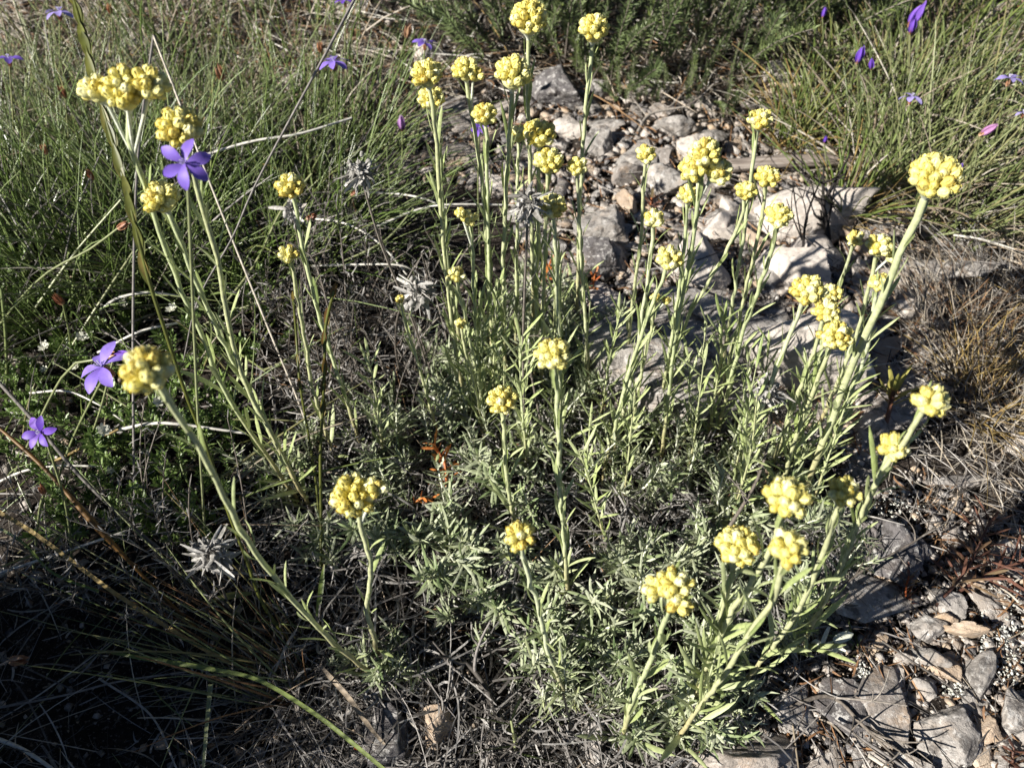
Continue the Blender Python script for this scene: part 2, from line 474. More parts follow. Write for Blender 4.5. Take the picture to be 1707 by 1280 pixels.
ROCKS = [
 ("large pale pinkish boulder with stalk shadows across its face", 1312, 590, 205, 175, 'rock_pale', .25, .75, .15),
 ("wide pale rock lying just below the weathered branch", 1335, 345, 215, 85, 'rock_pale', 0, .35, .3),
 ("broad grey layered slab behind the middle flower stalks", 1085, 615, 225, 165, 'rock_grey', -.1, .5, .2),
 ("grey wedge rock above the slab, right of the tall thin stalk", 1010, 385, 95, 70, 'rock_grey', -.4, .5, .3),
 ("orange stained pebble wedged beside the grey wedge rock", 1052, 348, 48, 42, 'rock_tan', 0, .6, .3),
 ("smooth cream rock touching the left end of the branch", 1150, 258, 85, 48, 'rock_pale', .1, .5, .25),
 ("long low ridged rock further back than the branch", 1132, 218, 100, 36, 'rock_grey', 0, .4, .3),
 ("rounded grey rock below the cream rock by the branch", 1108, 303, 70, 50, 'rock_grey', 0, .55, .3),
 ("small upright pale block left of the wide pale rock", 1195, 365, 48, 62, 'rock_pale', 0, .8, .3),
 ("tilted cream shard under the small drooping flower head", 1215, 335, 50, 44, 'rock_pale', .5, .6, .3),
 ("dark crusted lump below the orange stained pebble", 1008, 432, 78, 66, 'rock_dark', .1, .6, .3),
 ("grey rock face between two clusters of stalks in the scree", 1165, 435, 90, 95, 'rock_pale', .2, .5, .3),
 ("cracked pale rock next to the black twig's foot", 1352, 410, 120, 70, 'rock_pale', -.1, .4, .3),
 ("shadow striped grey rock below the cracked pale rock", 1330, 462, 150, 80, 'rock_pale', -.3, .4, .3),
 ("oval cream stone right of the tallest right hand stalk", 1503, 522, 68, 44, 'rock_pale', -.2, .5, .25),
 ("grey stone just above the oval cream stone", 1490, 458, 60, 46, 'rock_mixed', 0, .5, .3),
 ("pinkish grey rock with dark pit left of the boulder", 1200, 520, 66, 58, 'rock_pale', .3, .7, .3),
 ("brown based stone leaning on the boulder's left shoulder", 1185, 570, 58, 60, 'rock_mixed', .3, .7, .3),
 ("pink sunlit rock at the back between the blue flower and brown litter", 708, 92, 120, 52, 'rock_pale', .1, .4, .3),
 ("dark reddish rock under the far evergreen shrub", 925, 155, 95, 56, 'rock_dark', -.1, .6, .3),
 ("grey ridged rock right of the dark reddish rock", 1000, 150, 90, 40, 'rock_grey', 0, .5, .3),
 ("pale block beside the orange leaf at the shrub's right foot", 1292, 122, 56, 42, 'rock_pale', 0, .7, .3),
 ("flat tan stone below the pale block at the shrub's foot", 1290, 152, 70, 26, 'rock_tan', 0, .4, .3),
 ("striped pale rock at the left foot of the tall thin stalk", 945, 218, 60, 36, 'rock_pale', 0, .5, .3),
 ("rounded grey rock beside the striped pale rock", 1000, 245, 60, 44, 'rock_grey', .2, .5, .3),
 ("knobbly grey rock below the long ridged rock", 1040, 290, 62, 48, 'rock_mixed', .2, .6, .3),
 ("big black and white speckled rock right of the lower right stalks", 1485, 885, 175, 130, 'rock_dark', -.2, .35, .4),
 ("square pinkish tan stone at the foot of the rust leaved plant", 1614, 966, 42, 38, 'rock_tan', .2, .7, .2),
 ("tall grey stone left of the square pinkish tan stone", 1572, 985, 62, 76, 'rock_grey', .5, .5, .3),
 ("grooved grey stone above the long tan stone", 1537, 1042, 62, 52, 'rock_grey', -.5, .5, .3),
 ("long tan lens shaped stone with a twig across it", 1607, 1053, 76, 34, 'rock_tan', -.15, .5, .2),
 ("broken tan stone just above the long lens shaped stone", 1568, 1030, 46, 30, 'rock_tan', .1, .6, .25),
 ("sloping grey slab left of the five sided tan stone", 1545, 1090, 86, 42, 'rock_grey', -.45, .4, .3),
 ("five sided flat tan stone beside white lichen", 1582, 1112, 54, 48, 'rock_tan', .3, .4, .2),
 ("black mottled oblong rock right of the five sided stone", 1632, 1108, 72, 84, 'rock_grey', -.6, .5, .3),
 ("large two tone grey and tan rock split by a crack", 1487, 1155, 125, 145, 'rock_mixed', -.1, .35, .3),
 ("dark lichen crusted rock below the white lichen shard", 1580, 1200, 112, 125, 'rock_grey', -.4, .4, .3),
 ("rough pinkish stone between two dark rocks near the corner", 1640, 1212, 46, 50, 'rock_tan', .1, .7, .25),
 ("grey rock cut by the right edge near the bottom corner", 1690, 1180, 80, 90, 'rock_grey', .2, .5, .3),
 ("small rounded grey stone on the split rock's right side", 1540, 1140, 36, 42, 'rock_grey', .1, .7, .2),
 ("egg shaped pale pebble above the split rock", 1503, 1096, 34, 24, 'rock_pale', 0, .6, .2),
 ("grey shaded rock behind the front stalks' leafy feet", 1395, 1150, 90, 100, 'rock_dark', .2, .4, .35),
 ("grey rock under the lowest right stalk", 1300, 1165, 110, 90, 'rock_grey', -.2, .4, .35),
 ("broad tan and grey rock cut by the bottom edge", 1225, 1255, 210, 100, 'rock_mixed', 0, .35, .35),
 ("thin upright grey stone below the front leafy cushion", 990, 1225, 50, 95, 'rock_grey', .1, .8, .3),
 ("tan rock with rusty top below the middle of the cushion", 735, 1195, 88, 74, 'rock_tan', .1, .6, .3),
 ("dark grey rock left of the rusty topped tan rock", 645, 1205, 95, 110, 'rock_dark', .1, .5, .4),
 ("slanting grey rock at the bottom right under dry twigs", 1510, 1255, 120, 62, 'rock_grey', -.4, .4, .3),
 ("pale rock half buried at the bottom, left of the rusty seed", 590, 1262, 80, 46, 'rock_grey', 0, .4, .4),
 ("grey speckled rock near the small rusty shrublet", 1410, 905, 90, 60, 'rock_dark', .2, .4, .35),
 ("pinkish block in the scree above the drooping pale heads", 1460, 700, 60, 62, 'rock_mixed', .3, .6, .3),
 ("pale stones' largest block among left tussock blades", 290, 150, 90, 46, 'rock_pale', 0, .4, .35),
 ("bleached slab seen through blades at the back left", 255, 82, 110, 40, 'rock_grey', 0, .35, .35),
 ("white patched rock behind the blades left of the pink rock", 480, 150, 70, 50, 'rock_pale', 0, .4, .35),
 ("pale rock at the right edge by the dry straw clump", 1695, 740, 60, 50, 'rock_pale', 0, .5, .3),
]
for (lb, cx, cy, w, h, mt, rot, fl, sk) in ROCKS:
    placed_rock(lb, cx, cy, w, h, mt, rot, fl, sk, 22 if w * h > 4000 else 14)

# loose small stones set into the ground: shared shapes
stone_meshes = []
for k in range(36):
    V, F = rock_shape(7, 10, .09)
    V *= np.array([1, U(.5, .95), U(.25, .5)])
    me = mesh_from('stone', V, F, ['rock_grey', 'rock_mixed', 'rock_pale', 'rock_mixed', 'rock_tan', 'rock_grey'][k % 6], smooth=True)
    me.set_sharp_from_angle(angle=math.radians(30))
    stone_meshes.append(me)

def in_poly(px, py, poly):
    px = np.asarray(px); py = np.asarray(py); c = np.zeros(px.shape, bool); j = len(poly) - 1
    for i in range(len(poly)):
        xi, yi = poly[i]; xj, yj = poly[j]
        hit = ((yi > py) != (yj > py)) & (px < (xj - xi) * (py - yi) / (yj - yi + 1e-9) + xi)
        c ^= hit; j = i
    return c

def sample_poly(poly, n):
    P = np.array(poly, float); lo, hi = P.min(0), P.max(0); out = []
    while sum(map(len, out)) < n:
        a = U(0, 1, (n * 3, 2)) * (hi - lo) + lo
        out.append(a[in_poly(a[:, 0], a[:, 1], poly)])
    a = np.concatenate(out)[:n]
    return GN(a[:, 0], a[:, 1])

SCREE = [(640, 190), (900, 150), (1240, 170), (1400, 260), (1560, 360), (1620, 470), (1560, 560), (1500, 700), (1420, 780), (1240, 700), (980, 700), (900, 520), (840, 330), (620, 300)]
SCREE2 = [(1330, 880), (1520, 780), (1640, 860), (1900, 900), (1900, 1400), (1180, 1400), (1200, 1180), (1350, 1080)]
SCREE3 = [(540, 1130), (960, 1180), (1200, 1240), (1180, 1400), (420, 1400)]
BACK = [(-300, -160), (2000, -160), (2000, 120), (1500, 200), (700, 160), (480, 260), (-300, 140)]
FULL = [(-500, -220), (2300, -220), (2300, 1500), (-500, 1500)]
cnt = 0
for poly, n, s0, s1 in ((SCREE, 175, .009, .026), (SCREE2, 72, .005, .013), (SCREE3, 20, .005, .011), (BACK, 33, .012, .032)):
    for p in sample_poly(poly, n):
        s = s0 + (s1 - s0) * U() ** 1.8
        o = obj('stone', stone_meshes[rng.integers(36)], ground, (p[0], p[1], p[2] + s * .15))
        o.rotation_euler = (U(-.3, .3), U(-.3, .3), U(0, 6.28)); o.scale = (s, s, s)

def gravel(poly, n, s0, s1, mats, name, res=2):
    F = np.array([[0, 1, 3, 2], [4, 6, 7, 5], [0, 4, 5, 1], [2, 3, 7, 6], [0, 2, 6, 4], [1, 5, 7, 3]])
    D = np.array([[x, y, z] for x in (-.62, .62) for y in (-.62, .62) for z in (-.5, .5)])
    P = sample_poly(poly, n)
    nn = nrm(rng.normal(size=(n, 7, 3))); h = U(.6, 1.0, (n, 7))
    dt = np.einsum('vk,npk->nvp', D, nn)
    rr = np.where(dt > .1, h[:, None, :] / np.maximum(dt, .1), 3.0)
    r = np.minimum(rr.min(2), 1.3)
    sc = s0 + (s1 - s0) * U(0, 1, (n, 1, 1)) ** 2.5
    an = U(0, 6.28, n); c, s = np.cos(an), np.sin(an)
    V = D[None] * U(.45, 1.25, (n, 8, 3)) * U(.5, 1.1, (n, 1, 3))
    V = np.stack([V[..., 0] * c[:, None] - V[..., 1] * s[:, None], V[..., 0] * s[:, None] + V[..., 1] * c[:, None], V[..., 2]], -1)
    V = V * sc + P[:, None, :] + np.array([0, 0, 1]) * sc * .2
    Fq = (F[None] + (np.arange(n) * len(D))[:, None, None]).reshape(-1, 4)
    mi = np.repeat(rng.integers(0, len(mats), n), len(F))
    me = mesh_from(name, V.reshape(-1, 3), Fq, mats, smooth=False, midx=mi)
    o = obj(name, me, kind='stuff')
    return o
gm = ['rock_grey', 'rock_mixed', 'rock_pale', 'rock_tan', 'rock_dark', 'rock_mixed']
gravel(SCREE, 6500, .0018, .0115, gm, 'scree_gravel').__setitem__('label', 'broken grey and tan chips between the stones behind the plant')
gravel(SCREE2, 4200, .0009, .0065, gm, 'corner_gravel').__setitem__('label', 'fine grey grit and chips in the lower right corner')
gravel(BACK, 3800, .002, .012, gm, 'back_gravel').__setitem__('label', 'pale and brown chips among the straw at the back')
gravel(FULL, 5200, .0012, .0075, gm, 'scattered_gravel').__setitem__('label', 'thin scatter of small grit over the dark soil')

# ------------------------------------------------------------------ litter (dead straw, curled leaves) : nobody could count it
def litter(name, label, spec, mats):
    b = Bat()
    for (poly, n, L0, L1, w, mi, lift, curl) in spec:
        P = sample_poly(poly, n)
        an = U(0, 6.28, n); el = U(-.05, .35, n)
        d = np.stack([np.cos(an) * np.cos(el), np.sin(an) * np.cos(el), np.sin(el)], 1)
        L = U(L0, L1, n)
        bend = rng.normal(size=(n, 3)) * curl; bend[:, 2] = -np.sin(el) * U(.7, 1.1, n) + rng.normal(size=n) * curl * .3
        P = P.copy(); P[:, 2] += U(0, lift, n) + .001
        pa = bez(P, d, L, bend, 6)
        pa[..., 2] = np.maximum(pa[..., 2], gz(pa[..., 0], pa[..., 1]) + .0004)
        rad = (w * U(.6, 1.4, (n, 1)) * leafprof(6, .3, .7)[None])
        b.paths(pa, rad, 'ribbon', mi=mi)
    o = obj(name, b.mesh(name, mats), kind='stuff'); o['label'] = label
    return o
PLANTBED = [(430, 640), (700, 560), (1250, 640), (1420, 800), (1400, 1050), (1250, 1240), (900, 1260), (560, 1180), (400, 950)]
LEFT = [(-300, 420), (450, 420), (700, 420), (760, 640), (600, 800), (560, 1180), (500, 1450), (-300, 1450)]
RIGHTMID = [(1450, 420), (1900, 300), (1900, 900), (1600, 900), (1500, 780)]
litter('straw_litter', 'dry straw and dead blades strewn over the ground',
       [(FULL, 1500, .02, .07, .00042, 0, .012, .35), (BACK, 1200, .02, .07, .0006, 3, .03, .45), (SCREE, 500, .02, .06, .0005, 0, .012, .4), (SCREE3, 500, .02, .05, .0005, 0, .01, .4), (FULL, 900, .012, .04, .0005, 1, .008, .5), (BACK, 4200, .03, .09, .0006, 1, .03, .4),
        (BACK, 2600, .02, .07, .0007, 2, .02, .5), (RIGHTMID, 700, .015, .05, .00038, 1, .016, .25), (RIGHTMID, 1200, .015, .05, .00035, 0, .014, .25),
        (SCREE2, 600, .01, .05, .0004, 0, .006, .3), (LEFT, 260, .03, .10, .00045, 0, .02, .3), (PLANTBED, 700, .02, .06, .0005, 0, .02, .4)],
       ['straw_grey', 'straw', 'straw_brown', 'straw_pale'])
litter('dead_leaf_litter', 'curled grey dead leaves under the everlasting cushion',
       [(PLANTBED, 3000, .007, .020, .0007, 0, .022, 1.0), (LEFT, 900, .005, .015, .0006, 0, .015, .9), (SCREE2, 900, .004, .012, .0006, 1, .006, .9),
        (SCREE3, 1500, .008, .022, .0006, 0, .01, .9), (SCREE, 1600, .006, .018, .0007, 1, .008, .8)],
       ['withered', 'straw_brown'])

# ------------------------------------------------------------------ tussocks
def tussock(label, cx, cy, r, n, L0, L1, w, mat, dead=.25, lean=(0, 0), spread=.45, deadmat='straw', name='rush_tussock', cat='tussock', group=None, loc=None, curve=.35):
    c = G(cx, cy) if loc is None else np.array([loc[0], loc[1], gz(*loc)])
    root = thing(name, label, cat, c, group)
    for part, m, k in (('blades', mat, int(n * (1 - dead))), ('dead_blades', deadmat, int(n * dead))):
        if k < 5: continue
        rr = r * np.sqrt(U(0, 1, k)); an = U(0, 6.28, k)
        x = c[0] + rr * np.cos(an); y = c[1] + rr * np.sin(an)
        base = np.stack([x, y, gz(x, y) - .002], 1)
        sp = spread * (1 if part == 'blades' else 1.7)
        off = np.stack([np.cos(an), np.sin(an)], 1) * (rr / r)[:, None] * sp + rng.normal(size=(k, 2)) * sp * .62 + np.array(lean)
        d = nrm(np.concatenate([off, np.ones((k, 1))], 1))
        L = (L0 + (L1 * 1.15 - L0) * U(0, 1, k) ** 1.3) * (1 if part == 'blades' else .8)
        bend = np.concatenate([off * curve + rng.normal(size=(k, 2)) * .10, -U(.0, .30, (k, 1)) * (1 if part == 'blades' else 1.6)], 1)
        pa = bez(base, d, L, bend, 7)
        pa[..., 2] = np.maximum(pa[..., 2], gz(pa[..., 0], pa[..., 1]) + .0005)
        t = np.linspace(0, 1, 7)
        rad = w * (.55 + 1.0 * U(0, 1, (k, 1)) ** 2) * (1 - .75 * t ** 2.5)[None]
        b = Bat(); b.paths(pa, rad, 3)
        obj(part, b.mesh(part, m, c), root, kind='stuff')
    return root

T = tussock
T('large dark green rush tussock filling the left edge', 130, 420, .15, 1350, .06, .20, .0009, 'rush_green', .30, (.02, .05), .42, 'straw_grey')
T('dense green rush tussock left of the middle, behind the withered head', 400, 380, .14, 1300, .05, .16, .0009, 'rush_green', .32, (.05, .1), .46, 'straw_grey')
T('green rush tussock at the back left under the big flower cluster', 280, 255, .12, 460, .06, .15, .0010, 'rush_greyish', .45, (0, .1), .36)
T('loose rush tussock at the back, around the side-on blue flower', 540, 240, .10, 360, .07, .17, .0010, 'rush_green', .45, (.08, .1), .35)
T('olive rush tussock cut by the left edge beside the blue flower', -30, 260, .14, 700, .08, .17, .0009, 'rush_greyish', .35, (-.08, .1), .4)
T('sparse straw coloured tussock in the top left corner', 150, 90, .18, 230, .08, .20, .0010, 'rush_greyish', .6, (0, .1), .34)
T('sparse tussock with tall thin blades at the top, left of the pink rock', 400, 90, .18, 240, .10, .24, .0010, 'rush_green', .45, (0, .05), .25)
T('low tangle of dark green blades right of the middle tussock', 600, 400, .08, 260, .05, .12, .0006, 'rush_green', .35, (.25, .0), .6, 'straw_grey')
T('grey green tussock leaning right at the right edge', 1620, 300, .14, 950, .08, .18, .0011, 'rush_greyish', .38, (.30, .1), .45)
T('green tussock behind the branch at the upper right', 1480, 225, .12, 480, .07, .15, .0011, 'rush_greyish', .42, (.05, .1), .45)
T('yellow green tussock in the top right corner', 1640, 110, .20, 430, .09, .20, .0012, 'rush_bright', .5, (.1, .1), .4)
T('yellowish tussock behind the purple buds at the upper right', 1470, 110, .16, 360, .08, .18, .0012, 'rush_bright', .5, (0, .05), .4)
T('bright yellow green grass tuft growing over the right end of the branch', 1405, 352, .022, 50, .07, .14, .0013, 'rush_bright', .15, (.1, .1), .5, name='grass_tuft', cat='grass tuft')
T('yellow and orange based grass tuft right of the shrub', 1330, 225, .035, 120, .06, .15, .0012, 'rush_bright', .45, (.05, .05), .4, 'straw_gold', name='grass_tuft', cat='grass tuft')
T('fallen tan needle tuft under the bright grass tuft', 1420, 360, .03, 90, .05, .11, .0007, 'straw_gold', .6, (.6, -.3), .9, name='dry_grass_tuft', cat='grass tuft')
T('dry golden brown grass clump at the right edge', 1650, 665, .045, 380, .04, .09, .0006, 'straw_gold', .6, (.2, .1), .8, 'straw', name='dry_grass_clump', cat='grass clump')
T('brown wispy dry clump above the golden clump', 1600, 560, .05, 330, .03, .08, .0005, 'straw', .5, (0, .1), .8, 'straw_brown', name='dry_grass_clump', cat='grass clump')
T('tangled grey dry clump at the far right above the brown wisps', 1690, 470, .06, 300, .03, .08, .0005, 'straw_grey', .3, (0, .1), .9, name='dry_grass_clump', cat='grass clump')
T('dry grey bristle clump at the bottom left below the long green blade', 470, 1190, .035, 260, .02, .055, .0004, 'straw_grey', .4, (0, -.3), .9, 'straw', name='dry_grass_clump', cat='grass clump')
T('thin olive grass tuft leaning left from beside the grey withered head', 480, 1125, .025, 48, .08, .17, .0007, 'rush_greyish', .45, (-1.0, .35), .35, 'straw_brown', name='grass_tuft', cat='grass tuft', curve=.2)
# grown just past the frame's edge: they shade the lower left corner
T('tall rush tussock left of the frame shading the bottom left corner', 0, 0, .08, 2300, .18, .28, .0011, 'rush_green', .2, (-.02, 0), .16, loc=(-.50, .08))
T('second tall rush tussock left of the frame, nearer the camera', 0, 0, .08, 2000, .16, .25, .0011, 'rush_green', .2, (-.02, 0), .16, loc=(-.46, -.08))

# ------------------------------------------------------------------ leafy shoots, shrubs
def shoot_mesh(name, H, nleaf, Ll, w, leafmat, stemmat, up0=.5, curve=.15, tipdense=1.5, stem_r=.0008, droop=.2, start=.05, kind='fold', K=5, wavy=0.0):
    b = Bat()
    bend = np.array([[U(-curve, curve), U(-curve, curve), 0]])
    pa = bez(np.zeros((1, 3)), np.array([[0, 0, 1.]]), [H], bend, 9)
    b.paths(pa, (stem_r * np.linspace(1.2, .6, 9))[None], 4, tint=.5, mi=1)
    t = start + (1 - start) * np.linspace(0, 1, nleaf) ** (1 / tipdense)
    n = nleaf
    base = pa[0][0] + np.array([[0, 0, 1.]]) * H * t[:, None] + bend * H * (t ** 2)[:, None]
    an = np.arange(n) * 2.4 + U(-.4, .4, n)
    el = up0 + .75 * (t > .85) * U(.3, 1, n) + U(-.3, .3, n)
    d = np.stack([np.cos(an) * np.cos(el), np.sin(an) * np.cos(el), np.sin(el)], 1)
    L = Ll * U(.65, 1.2, n) * (1 - .45 * (t > .93))
    bd = np.stack([rng.normal(size=n) * .15 + wavy * rng.normal(size=n), rng.normal(size=n) * .15 + wavy * rng.normal(size=n), U(-droop, droop, n) - droop * .2], 1)
    lp = bez(base, d, L, bd, K)
    ref = nrm(np.cross(d, np.cross(d, np.array([0, 0, 1.])) + 1e-6))
    b.paths(lp, w * U(.75, 1.2, (n, 1)) * leafprof(K)[None], kind, ref=ref)
    return b.mesh(name, [leafmat, stemmat])

cushion_shoots = [shoot_mesh('shoot', U(.034, .062), int(U(26, 42)), U(.013, .020), .00098, 'cushion_leaf', 'everlasting_wool', U(.2, .7), .35, 1.6, .0010, .35, .1, wavy=.12) for _ in range(16)]
dead_shoots = [shoot_mesh('dead_shoot', U(.025, .045), int(U(22, 32)), U(.012, .018), .0007, 'withered', 'withered', U(-.5, .2), .5, 1.2, .0009, .9, .05, K=7, wavy=.5) for _ in range(6)]

def cushion(label, cx, cy, poly, n, ndead, smin=.7, smax=1.15):
    c = G(cx, cy); root = thing('everlasting_cushion', label, 'plant', c)
    P = sample_poly(poly, n + ndead)
    for i, p in enumerate(P):
        dd = i >= n
        o = obj('dead_shoot' if dd else 'shoot', (dead_shoots if dd else cushion_shoots)[rng.integers(6 if dd else 16)], root, tuple(p - c + np.array([0, 0, -.004])))
        out = (p - c)[:2]
        tx = np.clip(out * 3.2, -.6, .6) + rng.normal(size=2) * .38
        o.matrix_local = Matrix.Translation(Vector(p - c) + Vector((0, 0, 0 if dd else U(-.008, .006)))) @ frame_z((tx[0], tx[1], 1), U(0, 6.28)) @ Matrix.Scale(U(smin, smax), 4)
cushion('grey green leafy cushion at the foot of the central flower stalks', 930, 900,
        [(640, 760), (720, 690), (840, 640), (1010, 640), (1180, 690), (1260, 780), (1180, 900), (1120, 1010), (960, 1060), (800, 1060), (700, 960), (640, 880)], 150, 95)
cushion('leafy base of the right hand flower stalks beside the speckled rock', 1290, 1010,
        [(1180, 860), (1290, 820), (1380, 860), (1400, 1010), (1380, 1090), (1290, 1110), (1160, 1130), (1130, 1010)], 60, 30, .6, 1)
cushion('front leafy base at the bottom, under the cut pair of stalks', 1050, 1190,
        [(870, 1060), (1010, 1060), (1150, 1100), (1240, 1150), (1200, 1240), (1090, 1265), (960, 1200), (880, 1150)], 66, 36, .6, 1)
cushion('small pale leafy tuft below the single crooked stalk', 645, 1130,
        [(590, 1095), (680, 1080), (700, 1130), (670, 1165), (620, 1150)], 20, 4, .5, .8)
cushion('straggling leafy stems left of the cushion under the left stalks', 560, 790,
        [(470, 740), (560, 690), (660, 690), (680, 800), (640, 960), (500, 900), (430, 800)], 46, 45, .6, 1)
cushion('dark sparse leafy stems behind the central stalks', 900, 600,
        [(720, 600), (880, 520), (1000, 560), (1010, 640), (840, 650), (740, 680)], 60, 25, .7, 1.2)

gap_shoots = [shoot_mesh('bare_stem', U(.07, .12), int(U(14, 26)), U(.006, .012), .00045, 'withered', 'twig', U(.3, .9), .5, 1.1, .0007, .3, .1) for _ in range(8)]
def dead_heath(label, poly, n):
    P = sample_poly(poly, n); c = P.mean(0); root = thing('dead_heath', label, 'dead shrub', c)
    for p in P:
        o = obj('bare_stem', gap_shoots[rng.integers(8)], root)
        o.matrix_local = Matrix.Translation(Vector(p - c)) @ frame_z((U(-.4, .4), U(-.4, .4), 1), U(0, 6.28)) @ Matrix.Scale(U(.6, 1.15), 4)
dead_heath('dark leafless undergrowth in the gap left of the central stalks', [(430, 520), (560, 430), (740, 450), (790, 600), (700, 700), (520, 720)], 150)
dead_heath('dark leafless undergrowth at the shaded lower left', [(60, 880), (420, 860), (470, 980), (300, 1080), (60, 1000)], 60)
sprigs = [shoot_mesh('sprig', U(.035, .055), int(U(34, 52)), U(.006, .009), .0010, 'shrub_leaf', 'twig', .75, .35, 1.1, .0006, .1, .25, K=4) for _ in range(10)]
wfl = Bat()
for k in range(3):
    c0 = np.array([U(-.002, .002), U(-.002, .002), .0015])
    an = np.arange(5) * 1.2566 + k
    d = np.stack([np.cos(an), np.sin(an), np.full(5, .5)], 1)
    wfl.paths(bez(np.repeat(c0[None], 5, 0) + d * .0003, nrm(d), np.full(5, .0028), np.zeros((5, 3)), 4), np.full((5, 1), .0009) * np.array([[.5, 1, 1, .4]]), 'ribbon', ref=np.repeat([[0, 0, 1.]], 5, 0))
white_flower_me = wfl.mesh('white_flower', 'white_flower')
def dwarf(label, cx, cy, poly, n, nf):
    c = G(cx, cy); root = thing('dwarf_shrub', label, 'shrub', c)
    P = sample_poly(poly, n)
    for i, p in enumerate(P):
        me = sprigs[rng.integers(10)]; s = U(.6, 1.15)
        tx = np.clip((p - c)[:2] * 3, -.5, .5) + rng.normal(size=2) * .3
        M = Matrix.Translation(Vector(p - c) + Vector((0, 0, U(-.01, .01)))) @ frame_z((tx[0], tx[1], 1), U(0, 6.28)) @ Matrix.Scale(s, 4)
        o = obj('sprig', me, root); o.matrix_local = M
        if i < nf:
            zt = max(v.co.z for v in me.vertices)
            f = obj('white_flower', white_flower_me, o); f.location = (0, 0, zt * .97); f.scale = (1.3,) * 3
dwarf('small leaved green dwarf shrub with tiny cream flowers at the left edge', 90, 560, [(-60, 470), (160, 440), (230, 540), (200, 660), (60, 700), (-60, 640)], 110, 12)
dwarf('small leaved dwarf shrub under the left pair of tall stalks', 270, 540, [(200, 460), (420, 440), (470, 600), (340, 650), (230, 620)], 70, 9)
dwarf('low dwarf shrub carpet right of the deep purple flower', 220, 740, [(60, 690), (260, 650), (430, 700), (420, 830), (250, 860), (90, 800)], 110, 5)
dwarf('shaded dwarf shrub below the long white stalks', 250, 880, [(40, 800), (260, 860), (430, 860), (330, 940), (120, 900)], 50, 0)
dwarf('small patch of dwarf shrub at the left edge above the flowers', 60, 420, [(-60, 380), (120, 370), (170, 440), (20, 480)], 40, 4)

far_sprigs = [shoot_mesh('branch', U(.14, .22), int(U(130, 180)), U(.010, .015), .0010, 'shrub_leaf_far', 'twig', .85, .3, 1.0, .0011, .1, .2, 'ribbon', 3) for _ in range(8)]
def evergreen(label, cx, cy, rx, ry, n, s0, s1, lean=(0, 0)):
    c = G(cx, cy); root = thing('evergreen_shrub', label, 'shrub', c)
    for i in range(n):
        a = U(0, 6.28); r = math.sqrt(U())
        x, y = c[0] + rx * r * math.cos(a), c[1] + ry * r * math.sin(a)
        tx = np.array([math.cos(a), math.sin(a)]) * r * .55 + rng.normal(size=2) * .22 + np.array(lean)
        o = obj('branch', far_sprigs[rng.integers(8)], root)
        o.matrix_local = Matrix.Translation(Vector((x, y, gz(x, y))) - Vector(c)) @ frame_z((tx[0], tx[1], 1), U(0, 6.28)) @ Matrix.Scale(U(s0, s1), 4)
evergreen('broad dark green needle leaved shrub at the top of the picture', 1080, 85, .26, .12, 150, .8, 1.25, (0, -.1))
evergreen('shaded back part of a needle leaved shrub in the top right of centre', 1280, 20, .16, .12, 70, .8, 1.3)
evergreen('small grey green needle leaved shrub top centre, left of the broad one', 830, 65, .12, .08, 45, .5, .9)
evergreen('low green sprigs sprawling from the broad shrub over the scree', 1110, 165, .10, .035, 26, .3, .55, (0, -.2))
evergreen('wispy evergreen seedling on the gravel right of the low sprigs', 1190, 190, .03, .02, 8, .3, .5)

# ------------------------------------------------------------------ everlasting stalks
def bud_mesh(k):
    n, m = 10, 8
    th = np.linspace(0, 2 * math.pi, n, endpoint=False); ph = np.linspace(0, math.pi, m)
    V = []
    sc = 2 + k % 2
    for j, p in enumerate(ph):
        for i, t in enumerate(th):
            r = math.sin(p) ** .85 * (1 + .04 * math.cos(5 * t + j * math.pi) * math.sin(p))
            z = -math.cos(p)
            if z > 0: r *= 1 - .25 * z * z
            V.append((r * .5 * math.cos(t + .15 * j), r * .5 * math.sin(t + .15 * j), z * .62 + (.05 * math.cos(5 * t) if j == m - 2 else 0)))
    V = np.array(V); idx = np.arange(n * m).reshape(m, n)
    F = np.stack([idx[:-1], np.roll(idx[:-1], -1, 1), np.roll(idx[1:], -1, 1), idx[1:]], -1).reshape(-1, 4)
    b = Bat(); b.add(V, F, .5, (V[:, 2] + .62) / 1.24)
    # papery scales standing a little proud
    for row, (z0, cnt_, rr) in enumerate(((-.38, 5, .36), (-.05, 5, .43), (.22, 5, .36))):
        an = np.arange(cnt_) * 2 * math.pi / cnt_ + row * .63 + k
        base = np.stack([np.cos(an) * rr, np.sin(an) * rr, np.full(cnt_, z0)], 1)
        rad = np.stack([np.cos(an), np.sin(an), np.zeros(cnt_)], 1)
        d = nrm(rad * .34 + np.array([0, 0, 1.]))
        pa = bez(base, d, np.full(cnt_, .42), -rad * .45, 4)
        b.paths(pa, np.tile([.12, .17, .14, .03], (cnt_, 1)), 'fold', tint=U(.4, .8, cnt_), ref=-rad, fold=-.3)
    return b.mesh('bud', 'bud_yellow')
bud_meshes = [bud_mesh(k) for k in range(7)]
leaf_meshes = []
for k in range(8):
    b = Bat()
    pa = bez(np.zeros((1, 3)), np.array([[0, 0, 1.]]), [1.0], np.array([[U(-.1, .1), U(.02, .34) * (1 if k % 3 else -1), -.04]]), 7)
    b.paths(pa, .045 * leafprof(7)[None], 'fold', tint=U(.1, .9), ref=np.array([[0, 1., 0]]))
    leaf_meshes.append(b.mesh('leaf', 'everlasting_leaf'))

def receptacle(R, axis, mat='everlasting_wool'):
    pass

